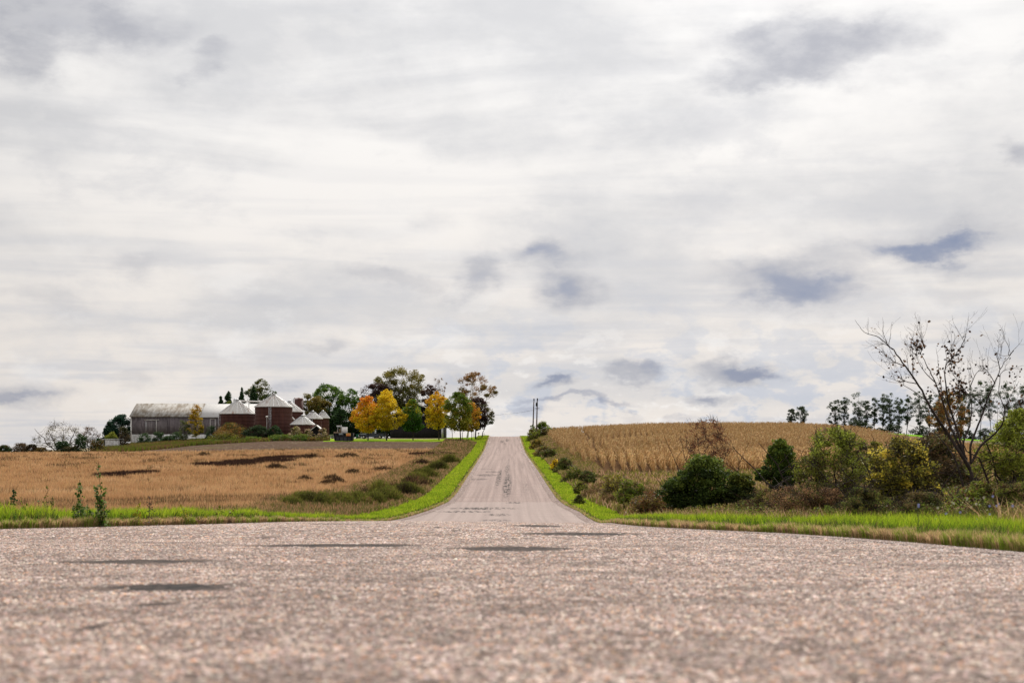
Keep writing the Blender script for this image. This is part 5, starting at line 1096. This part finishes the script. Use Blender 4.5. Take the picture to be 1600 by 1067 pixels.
def grain_bin(px0, px1, eave, apex, Y, label, base=None, ladder=None, cap=True, hi=False):
    cx = wx((px0+px1)/2, Y); r = (px1-px0)/2/FOC*Y; Yc = Y+r; zg = min(hz(cx, Yc), hz(cx, Y))-.3
    if base: zg = min(zg, wz(base, Y)-.2)
    root = empty('grain_bin', (cx, Yc, zg), label=label, cat='grain bin', group='rusty grain bins with pale cone roofs')
    E = wz(eave, Y)-zg; A = wz(apex, Yc)-zg
    b = MB(); prof = [(r, 0)]
    z = 0
    while z < E-.3: prof += [(r, z+.78), (r+.006, z+.795), (r, z+.81)]; z += .81
    prof = [p for p in prof if p[1] < E-.02]+[(r, E)]
    b.lathe(prof, 40); b.build('wall', M['bin'], root)
    b = MB(); b.lathe([(r+.22, E-.06), (r+.22, E+.02), (.35, A-.05), (.35, A+.02)], 40); rf = b.build('roof', M['bin_roof'], root)
    q = MB()
    for k in range(20):
        a = 2*math.pi*(k+.5)/20; q.tube([(math.cos(a)*(r+.2), math.sin(a)*(r+.2), E+.05), (math.cos(a)*.5, math.sin(a)*.5, A-.04)], .045, 4)
    q.build('roof_ribs', M['galv'], rf)
    if cap: q = MB(); q.lathe([(.38, A-.1), (.38, A+.16), (.46, A+.18), (.08, A+.4)], 16); q.build('roof_cap', M['galv'], rf)
    if ladder is not None:
        a = math.asin(max(-.95, min(.95, (wx(ladder, Y)-cx)/r))); X, Yy = math.sin(a)*(r+.14), -math.cos(a)*(r+.14); q = MB()
        for s in (-.2, .2): q.box(X+s-.035, X+s+.035, Yy-.03, Yy+.03, .5, E+.15)
        for k in range(int(E/.35)): q.box(X-.2, X+.2, Yy-.02, Yy+.02, .6+k*.35, .64+k*.35)
        q.build('ladder', M['galv'], root)
    return root
grain_bin(337, 394, 646, 626, 314, 'left grain bin, brown, half covering the right end of the barn', None, 341)
grain_bin(393.5, 452, 635, 617, 306, 'biggest grain bin, brown with a tall ladder and pale cone roof', None, 422)
grain_bin(428, 470.5, 643, 628, 326, 'grain bin partly hidden behind the right side of the biggest bin', None, None)
grain_bin(452, 488.5, 663, 650.5, 303, 'lowest grain bin with only its pale cone roof showing above blossoming bushes', None, None)
grain_bin(473, 501, 654, 644, 318, 'small grain bin behind the lowest one', None, 487)
grain_bin(494, 513, 653, 643.5, 325, 'rightmost slim grain bin next to the dark trees', None, None)
def silo():
    Y = 340; cx = wx(466, Y); r = 7.0/FOC*Y; zg = hz(cx, Y)-.3; T = wz(622.5, Y)-zg
    root = empty('silo', (cx, Y+r, zg), label='tall narrow brown silo with a flat pale-rimmed top', cat='silo')
    b = MB(); b.lathe([(r, 0), (r, T-.2)], 32); b.build('wall', M['bin'], root)
    b = MB(); b.lathe([(r+.05, T-.1), (r+.05, T), (r-.2, T+.1)], 32); b.build('roof', M['red_line'], root)
    b = MB(); b.tube([(-r-.25, -.1, 1), (-r-.25, -.1, T-.2), (-r+.1, 0, T+.2)], .10, 8); b.build('pipe', M['galv'], root)
silo()
def conveyor():
    Ya = 320; a = Vector((wx(367, Ya), Ya, wz(626, Ya))); b_ = Vector((wx(416, Ya-6), Ya-6, wz(628, Ya-6)))
    root = empty('conveyor', a, label='white conveyor tube bridging the roofs of the two big grain bins', cat='conveyor'); e = b_-a
    m = MB(); m.box(0, e.x, -.2, .2, -.12, .12) if False else m.tube([(0, 0, 0), tuple(e)], .16, 8); m.build('tube', M['white'], root)
    m = MB(); c_ = e*.45
    m.tube([(c_.x, c_.y, c_.z), (c_.x, c_.y, c_.z-2.2)], .08, 6); m.build('support_post', M['galv'], root)
    m = MB(); m.lathe([(.3, -.3), (.35, .2), (.2, .55)], 12, 0, 0); m.build('spout', M['galv'], root)
conveyor()
def chute():
    Y = 312; x = wx(451, Y); m = MB(); root = empty('chute', (x, Y, wz(646, Y)), label='white slanting chute between the biggest bin and the lowest bin roof', cat='chute')
    dx = wx(460, Y)-x; dz = wz(656, Y)-wz(646, Y)
    m.tube([(0, 0, 0), (dx, 0, dz)], .17, 8); m.build('tube', M['white'], root)
    m = MB(); m.lathe([(.28, -.2), (.28, .15), (.12, .3)], 10); m.build('collar', M['galv'], root)
chute()
def vent_stack():
    Y = 330; x = wx(451, Y); z = wz(632.5, Y); root = empty('vent_stack', (x, Y, z), label='small black vent stack on the partly hidden grain bin roof', cat='vent')
    m = MB(); m.lathe([(.22, -.5), (.22, .6)], 12); m.build('pipe', M['black'], root)
    m = MB(); m.lathe([(.36, .6), (.30, .8), (.1, .9)], 12); m.build('cap', M['black'], root)
vent_stack()
def yard_light():
    Y = 302; x = wx(417, Y); zg = hz(x, Y); T = wz(652, Y)-zg; root = empty('yard_light', (x, Y, zg), label='thin pole with a small pale lamp head in front of the biggest bin', cat='lamp')
    m = MB(); m.tube([(0, 0, 0), (0, 0, T)], .06, 6); m.build('pole', M['galv'], root)
    m = MB(); m.lathe([(.08, T), (.28, T+.05), (.28, T+.25), (.1, T+.32)], 12); m.build('lamp_head', M['white'], root)
yard_light()
def little_shed():
    Y = 304; x0, x1 = wx(487, Y), wx(502, Y); w_ = x1-x0; zg = hz((x0+x1)/2, Y)-.1; E = wz(671.5, Y)-zg; A = wz(665.5, Y)-zg
    root = empty('shed', ((x0+x1)/2, Y, zg), label='tiny dark shed with a white gabled roof among the blossoming bushes', cat='shed'); a = w_/2
    m = MB(); m.prism([(-a, 0), (a, 0), (a, E), (0, A), (-a, E)], 0, 2.5); m.build('wall', M['darkboard'], root)
    m = MB()
    for s in (-1, 1): m.prism([(0, A+.02), (s*(a+.3), E-.18), (s*(a+.3), E-.02), (0, A+.22)], -.3, 2.8)
    m.build('roof', M['white'], root)
    m = MB(); m.box(a-.08, a+.06, -.08, .05, 0, E-.1); m.build('corner_post', M['galv'], root)
little_shed()
def white_shed():
    Y = 304; x0, x1 = wx(155, Y), wx(184, Y); zg = hz(x0, Y)-.3; T = wz(686.5, Y)-zg
    root = empty('shed', (x0, Y, zg), label='low whitewashed shed half buried in bushes left of the barn', cat='shed'); w_ = x1-x0
    m = MB(); m.box(0, w_, 0, 4, 0, T); m.build('wall', M['whitewash'], root)
    m = MB(); m.box(-.15, w_+.15, -.2, 4.2, T+.003, T+.14); m.build('roof', M['galv'], root)
    m = MB(); m.box(w_*.25, w_*.31, -.06, -.01, .2, T-.05); m.build('door_frame', M['darkboard'], root)
    m = MB(); m.box(w_*.02, w_*.25, -.05, -.01, .3, T-.2); m.build('door', M['galv'], root)
white_shed()
def dark_barn():
    Y = 326; x0, x1 = wx(612, Y), wx(694, Y); zg = hz((x0+x1)/2, Y)-.6; E = wz(663, Y)-zg; w_ = x1-x0
    xa = wx(652, Y)-x0; A = wz(632, Y)-zg; root = empty('dark_barn', (x0, Y, zg), label='long nearly black barn with white roof edges behind the lawn trees', cat='barn')
    g0, g1 = wx(614, Y)-x0, wx(694, Y)-x0; EE = wz(647, Y)-zg
    m = MB(); m.prism([(g0, 0), (g1, 0), (g1, EE), (xa, A), (g0, EE)], .3, 12); m.build('wall', M['darkboard'], root)
    m = MB(); m.box(-.2, w_+.2, -1.6, .25, 0, E-.1); m.build('lean_to', M['darkboard'], root)
    m = MB(); m.add([(-.4, -2, E-.25), (w_+.4, -2, E-.25), (w_+.4, .3, E+.35), (-.4, .3, E+.35), (-.4, -2, E-.12), (w_+.4, -2, E-.12), (w_+.4, .3, E+.47), (-.4, .3, E+.47)], [(3, 2, 1, 0), (4, 5, 6, 7), (0, 1, 5, 4), (1, 2, 6, 5), (2, 3, 7, 6), (3, 0, 4, 7)]); m.build('lean_to_roof', M['darkboard'], root)
    m = MB()
    for (a, e) in ((g0-.5, EE-.25), (g1+.5, EE-.25)): m.prism([(xa, A+.02), (a, e), (a, e+.22), (xa, A+.26)], -.25, 12.3)
    rf = m.build('roof', M['white'], root)
    m = MB(); m.box(xa-.1, xa+1.1, 1.0, 2.0, A-.6, A+.55); m.build('chimney', M['white'], rf)
    m = MB(); m.box(wx(657, Y)-x0, wx(662.5, Y)-x0, .22, .28, wz(650, Y)-zg, wz(646.5, Y)-zg); m.build('window', M['galv'], root)
    m = MB(); m.box(wx(690, Y)-x0, wx(693.5, Y)-x0, -1.75, -1.6, .2, E-.4); m.build('door', M['galv'], root)
dark_barn()

def text_mesh(name, body, size, mat, parent, loc, rot):
    c = bpy.data.curves.new(name, 'FONT'); c.body = body; c.size = size; c.align_x = 'CENTER'; c.align_y = 'CENTER'; c.extrude = .004
    o = bpy.data.objects.new(name, c); col.objects.link(o); dg = bpy.context.evaluated_depsgraph_get(); me = bpy.data.meshes.new_from_object(o.evaluated_get(dg)); bpy.data.objects.remove(o)
    me.materials.clear(); me.materials.append(mat); q = link(name, me, parent); q.location = loc; q.rotation_euler = rot; return q
def dumpster():
    Y = 290; x0, x1 = wx(521, Y), wx(552, Y); w_ = x1-x0; xc = (x0+x1)/2; zg = hz(xc, Y+.8)+.02; T = wz(676.5, Y)-zg
    root = empty('dumpster', (xc, Y, zg), label='black open dumpster with an orange sticker, heaped with junk', cat='dumpster'); a = w_/2
    t = .08
    m = MB(); m.prism([(-a+.25, .12), (a-.15, .12), (a, T), (-a, T)], 0, t); m.prism([(-a+.25, .12), (a-.15, .12), (a, T), (-a, T)], 1.8, 1.8+t); m.box(-a+.2, a-.2, t, 1.8, .12, .2)
    for s in (-1, 1):
        xx = a*s; m.add([(xx, t, T), (xx, 1.8, T), (xx-.2*s, t, .12), (xx-.2*s, 1.8, .12), (xx-t*s, t, T), (xx-t*s, 1.8, T), (xx-.2*s-t*s, t, .12), (xx-.2*s-t*s, 1.8, .12)], [(0, 1, 3, 2), (4, 6, 7, 5), (0, 4, 5, 1), (2, 3, 7, 6)])
    m.build('body', M['black'], root)
    m = MB(); m.box(-a-.06, a+.06, -.06, -.003, T-.12, T+.02); m.box(-a-.06, a+.06, 1.883, 1.94, T-.12, T+.02); m.build('rim', M['black'], root)
    m = MB()
    for q in range(5): xx = -a+.5+q*(w_-1)/4; m.box(xx-.05, xx+.05, -.07, -.004, .2, T-.14)
    m.build('ribs', M['black'], root)
    X = lambda p: wx(p, Y)-xc
    Zz = lambda e: wz(e, Y)-zg
    m = MB(); m.box(X(541), X(548), -.10, -.075, Zz(681.5), Zz(676.8)); st = m.build('sticker', M['orange'], root)
    m = MB(); m.box(X(542), X(547), -.112, -.103, Zz(680.8), Zz(679.9)); m.box(X(542.5), X(546.5), -.112, -.103, Zz(678.6), Zz(677.6)); m.build('sticker_print', M['sign_red'], st)
    m = MB(); m.box(X(529.5), X(536), -.10, -.075, Zz(679.4), Zz(677)); m.build('name_plate', M['plate'], root)
    # heaped junk
    g = rs(600); m = MB()
    for k in range(14):
        xx = g.uniform(X(522), X(534)); s = g.uniform(.12, .35); m.box(xx-s, xx+s, .3+g.uniform(0, 1), .9+g.uniform(0, .6), T-.3, T+g.uniform(.02, .25))
    for k in range(6):
        xx = g.uniform(X(527), X(532)); m.tube([(xx, .8, T-.1), (xx+g.normal(0, .2), .8, T+g.uniform(.5, 1.1))], .04, 5)
    link_ = m.build('rubble', M['junk'], None); link_.location = root.location
    tag(link_, label='pile of splintered boards sticking out of the black dumpster', cat='rubble')
    m = MB(); m.box(X(533.2), X(541.5), .5, 1.4, T-.3, Zz(667)); m.prism([(X(533.2), Zz(671)), (X(533.2), Zz(669.5)), (X(537), Zz(667.8)), (X(537), Zz(671))], .55, 1.35)
    o = m.build('appliance', M['white'], None, label='white boxy appliance dumped on top of the black dumpster', cat='appliance'); o.location = root.location
    m = MB(); m.prism([(X(524.8), Zz(664.8)), (X(526), Zz(663.8)), (X(532), Zz(664.0)), (X(532.8), Zz(665)), (X(532.8), Zz(666.8)), (X(525.5), Zz(666.3))], .6, 1.3); m.tube([(X(527), .9, T-.1), (X(527), .9, Zz(666))], .05, 5); m.tube([(X(532), .9, T-.1), (X(532), .9, Zz(666))], .05, 5)
    o = m.build('metal_frame', M['galv'], None, label='grey metal frame with a dark top standing in the dumpster junk', cat='scrap'); o.location = root.location
M['orange'] = simple('orange_sticker', (.75, .30, .08), (.70, .45, .10), 1.5, .5, bmp=0)
M['sign_red'] = simple('sticker_red', (.55, .05, .04), rough=.5, bmp=0)
M['plate'] = simple('pale_plate', (.40, .46, .47), (.10, .12, .14), 5, .5, bmp=0)
M['junk'] = simple('splintered_wood', (.45, .32, .20), (.16, .12, .07), 5, .9, bmp=.3)
dumpster()
M['carpaint'] = simple('dark_car_paint', (.018, .022, .030), (.03, .035, .045), 2, .25, bmp=0)
M['carlight'] = simple('silver_paint', (.50, .53, .56), (.40, .42, .46), 2, .3, .3, bmp=0)
M['lampglass'] = simple('lamp_glass', (.80, .80, .78), rough=.2, bmp=0)
M['chrome'] = simple('chrome', (.7, .7, .72), rough=.2, metal=.8, bmp=0)
def wheel(root, x, y, r, wd):
    m = MB(); n = 20; v = []; fs = []
    def ring(rad, yy): return [(x+rad*math.cos(2*math.pi*k/n), yy, r+rad*math.sin(2*math.pi*k/n)) for k in range(n)]
    rings = [ring(r*.6, y), ring(r*.94, y), ring(r, y+wd*.2), ring(r, y+wd*.8), ring(r*.94, y+wd), ring(r*.6, y+wd)]
    for q in rings: v += q
    for j in range(5):
        for k in range(n): fs.append((j*n+k, j*n+(k+1) % n, (j+1)*n+(k+1) % n, (j+1)*n+k))
    m.add(v, fs); ty = m.build('wheel', M['rubber'], root)
    m = MB(); v = ring(r*.6, y+.03)+ring(r*.2, y-.01)+ring(r*.6, y+wd-.03)+ring(r*.2, y+wd)
    m.add(v, [(k, (k+1) % n, n+(k+1) % n, n+k) for k in range(n)]+[tuple(range(n, 2*n))]+[(2*n+k, 2*n+(k+1) % n, 3*n+(k+1) % n, 3*n+k) for k in range(n)]+[tuple(range(3*n, 4*n))]); m.build('rim', M['chrome'], ty)
def pickup():
    Y = 316; x0 = wx(560.5, Y); x1 = wx(602.5, Y); L = x1-x0; zg = hz((x0+x1)/2, Y)+.08; root = empty('pickup_truck', (x0, Y, zg), label='dark pickup truck with a silver hood parked behind the orange maple', cat='pickup'); k = L/5.8
    P = lambda l: [(a*k, b) for a, b in l]
    W_ = 1.95
    m = MB(); m.prism(P([(.05, .45), (.7, .38), (.75, .75), (1.05, .88), (1.35, .75), (1.4, .38), (4.2, .38), (4.25, .75), (4.55, .88), (4.85, .75), (4.9, .42), (5.75, .45), (5.8, 1.15), (3.75, 1.2), (3.6, 1.2), (1.75, 1.2), (1.6, 1.08), (.1, 1.0)]), 0, W_); m.build('body', M['carpaint'], root)
    m = MB(); m.prism(P([(.06, 1.003), (1.62, 1.085), (1.95, 1.16), (1.7, 1.22), (.3, 1.14)]), .06, W_-.06); m.build('hood', M['carlight'], root)
    m = MB(); m.prism(P([(1.8, 1.203), (3.65, 1.203), (3.5, 1.82), (2.5, 1.84)]), .12, W_-.12); cab = m.build('cab', M['glass'], root)
    m = MB(); m.prism(P([(2.4, 1.80), (3.55, 1.80), (3.4, 1.90), (2.6, 1.90)]), .09, W_-.09); m.prism(P([(3.45, 1.21), (3.7, 1.21), (3.55, 1.81), (3.38, 1.81)]), .085, W_-.085); m.prism(P([(1.72, 1.21), (1.84, 1.21), (2.52, 1.81), (2.42, 1.81)]), .085, W_-.085); m.build('roof_pillars', M['carlight'], cab)
    m = MB(); m.prism(P([(3.85, 1.205), (5.75, 1.16), (5.75, 1.30), (4.2, 1.42)]), .1, W_-.1); m.build('bed_cover', M['carpaint'], root)
    m = MB(); m.box(-.08, .10, -.03, W_+.03, .42, .62); m.build('bumper', M['chrome'], root)
    m = MB(); m.box(5.78*k, 5.95*k, -.03, W_+.03, .45, .65); m.build('bumper', M['chrome'], root)
    for yy in (.08, W_-.43): m = MB(); m.box(-.02, .06, yy, yy+.35, .72, .92); m.build('headlight', M['lampglass'], root)
    m = MB(); m.box(2.2*k, 2.35*k, -.22, -.01, 1.22, 1.42); m.build('mirror', M['carpaint'], root)
    for xx in (1.05*k, 4.55*k):
        wheel(root, xx, -.02, .38, .26); wheel(root, xx, W_-.24, .38, .26)
pickup()
def green_bin():
    Y = 317; x = wx(558.3, Y); zg = hz(x, Y)+.08; root = empty('wheelie_bin', (x, Y, zg), label='small green waste bin standing at the nose of the pickup', cat='bin')
    m = MB(); m.add([(-.24, 0, .1), (.24, 0, .1), (.24, .45, .1), (-.24, .45, .1), (-.3, -.05, 1), (.3, -.05, 1), (.3, .55, 1), (-.3, .55, 1)], [(3, 2, 1, 0), (4, 5, 6, 7), (0, 1, 5, 4), (1, 2, 6, 5), (2, 3, 7, 6), (3, 0, 4, 7)]); m.build('body', M['greenplastic'], root)
    m = MB(); m.prism([(-.33, 1.003), (.33, 1.003), (.3, 1.1), (-.3, 1.1)], -.1, .6); m.build('lid', M['greenplastic'], root)
    wheel(root, -.15, .5, .1, .05)
M['greenplastic'] = simple('green_plastic', (.01, .10, .05), (.01, .07, .04), 2, .5, bmp=0)
green_bin()
def white_car():
    Y = 333; x0 = wx(513.5, Y); zg = hz(x0, Y)+.05; root = empty('parked_car', (x0, Y, zg), label='white car nearly hidden between the slim bin and the dumpster', cat='car'); W_ = 1.75
    # seen from the front
    m = MB(); m.prism([(0, .3), (.1, .2), (4.2, .2), (4.35, .4), (4.3, .85), (3.6, .98), (1.1, .98), (.05, .8)], 0, W_); m.build('body', M['white'], root)
    m = MB(); m.prism([(1.15, .983), (3.65, .983), (3.0, 1.45), (1.7, 1.45)], .1, W_-.1); c_ = m.build('cab', M['glass'], root)
    m = MB(); m.prism([(1.65, 1.44), (3.05, 1.44), (2.9, 1.5), (1.8, 1.5)], .08, W_-.08); m.build('roof', M['white'], c_)
    for yy in (.1, W_-.4): m = MB(); m.box(-.03, .08, yy, yy+.3, .55, .72); m.build('headlight', M['lampglass'], root)
    for xx in (.8, 3.5): wheel(root, xx, -.02, .32, .22); wheel(root, xx, W_-.2, .32, .22)
    root.rotation_euler = (0, 0, .0)
white_car()

# utility poles and wires at the road crest
def pole(px0, pxt, top, Y, label, transformer):
    x = wx(px0, Y); zg = hz(x, Y)-.3; T = wz(top, Y)-zg; dx = wx(pxt, Y)-x
    root = empty('utility_pole', (x, Y, zg), label=label, cat='pole', group='utility poles at the road crest')
    m = MB(); m.tube([(0, 0, 0), (dx*.5, 0, T*.5), (dx, 0, T)], [.17, .15, .115], 10); m.build('pole', M['woodpole'], root)
    m = MB(); m.lathe([(.13, T-.5), (.14, T-.02), (.07, T+.08)], 10, dx, 0); m.build('pole_cap', M['cable'], root)
    if transformer:
        m = MB(); m.lathe([(.2, T-1.75), (.24, T-1.7), (.24, T-.95), (.2, T-.9)], 14, dx*.85-.1, -.3); tr = m.build('transformer', M['black'], root)
        m = MB(); m.tube([(dx*.85-.1, -.3, T-.9), (dx*.85-.1, -.3, T-.65)], .05, 6); m.build('bushing', M['galv'], tr)
        m = MB(); m.box(dx*.7-.45, dx*.7+.55, -.08, .0, T-2.25, T-2.15); m.build('crossarm', M['woodpole'], root)
    else:
        m = MB(); m.box(dx*.85-.08, dx*.85+.1, -.2, -.1, T-.75, T-.55); m.build('insulator', M['galv'], root)
    return Vector((x+dx, Y, zg+T))
pa = pole(832.3, 834.3, 623, 330, 'left utility pole, slightly leaning, at the road crest', False)
pb = pole(837.9, 839.6, 622.5, 316, 'right utility pole carrying a dark transformer at the road crest', True)
def wire(name, a, b, sag, label, r=.014):
    root = Vector(a); e = Vector(b)-root; pts = [(e.x*t, e.y*t, e.z*t-sag*4*t*(1-t)) for t in [i/16 for i in range(17)]]
    m = MB(); m.tube(pts, r, 5); o = m.build(name, M['cable'], None, label=label, cat='wire', group='overhead wires at the crest'); o.location = root
wire('power_line', pa+Vector((0, 0, -.6)), pb+Vector((0, 0, -.7)), .08, 'short upper wire joining the two utility poles')
wire('power_line', pa+Vector((-.1, 0, -2.6)), (wx(742, 330), 330, wz(648, 330)), .45, 'thin wire from the left utility pole across the road to the farm trees', .02)
wire('power_line', pb+Vector((-.2, 0, -2.4)), pa+Vector((0, 0, -2.5)), .05, 'short lower wire joining the two utility poles')
def mailbox():
    Y = 336; x = wx(747.8, Y); zg = hz(x, Y); root = empty('mailbox', (x, Y, zg), label='small dark mailbox on a post beside the road crest', cat='mailbox')
    m = MB(); m.box(-.05, .05, -.05, .05, 0, 1.0); m.build('post', M['woodpole'], root)
    pr = [(-.16, 1.003), (.16, 1.003), (.16, 1.15), (.11, 1.24), (0, 1.28), (-.11, 1.24), (-.16, 1.15)]
    m = MB(); m.prism(pr, -.3, .3); b = m.build('box', M['black'], root)
    m = MB(); m.box(.163, .18, -.1, -.06, 1.1, 1.35); m.build('flag', M['sign_red'], b)
mailbox()
# slim posts between the mailbox and the trees
for i, (p, yy, tp) in enumerate([(754.5, 338, 674), (740.5, 330, 672), (756.5, 341, 676)]):
    x = wx(p, yy); zg = hz(x, yy)-.1; T = wz(tp, yy)-zg; m = MB(); m.lathe([(.06, 0), (.055, T-.05), (.02, T)], 8)
    o = m.build('fence_post', M['galv'], None, label=['pale slim post right of the mailbox', 'pale slim post left of the mailbox', 'shortest pale post, nearest the road crest'][i], cat='post', group='slim posts near the mailbox'); o.location = (x, yy, zg)
x = wx(1366.5, 27); zg = hz(x, 27); m = MB(); m.lathe([(.016, 0), (.015, .24), (.006, .26)], 8); o = m.build('marker_stake', M['woodpole'], None, label='short brown wooden stake at the back of the right-hand verge', cat='stake'); o.location = (x, 27, zg)
def bank():
    g = rs(620); n = 60000; Yb = g.uniform(289, 316, n); p = g.uniform(150, 515, n)
    lowY = np.interp(p, [150, 195, 300, 420, 515], [252, 262, 287, 293, 294]); Yb = lowY+g.random(n)*(322-lowY)
    k = (p < 470) | (Yb > 296); X = wx(p, Yb)[k]; Yb = Yb[k]; nz = fbm(X, Yb, .12, 88)
    c = palette([(.07, .09, .02), (.13, .15, .02), (.17, .10, .05), (.20, .21, .03)], len(X), g, .3, nz)
    stuff('wild_grass', [blades(np.column_stack([X, Yb, h(X, Yb)]), g.uniform(.3, .9, len(X)), g.uniform(.15, .3, len(X)), .5, c, g, False)], M['dry'], 'olive rough grass on the bank below the barn and bins', 'wild grass')
bank()
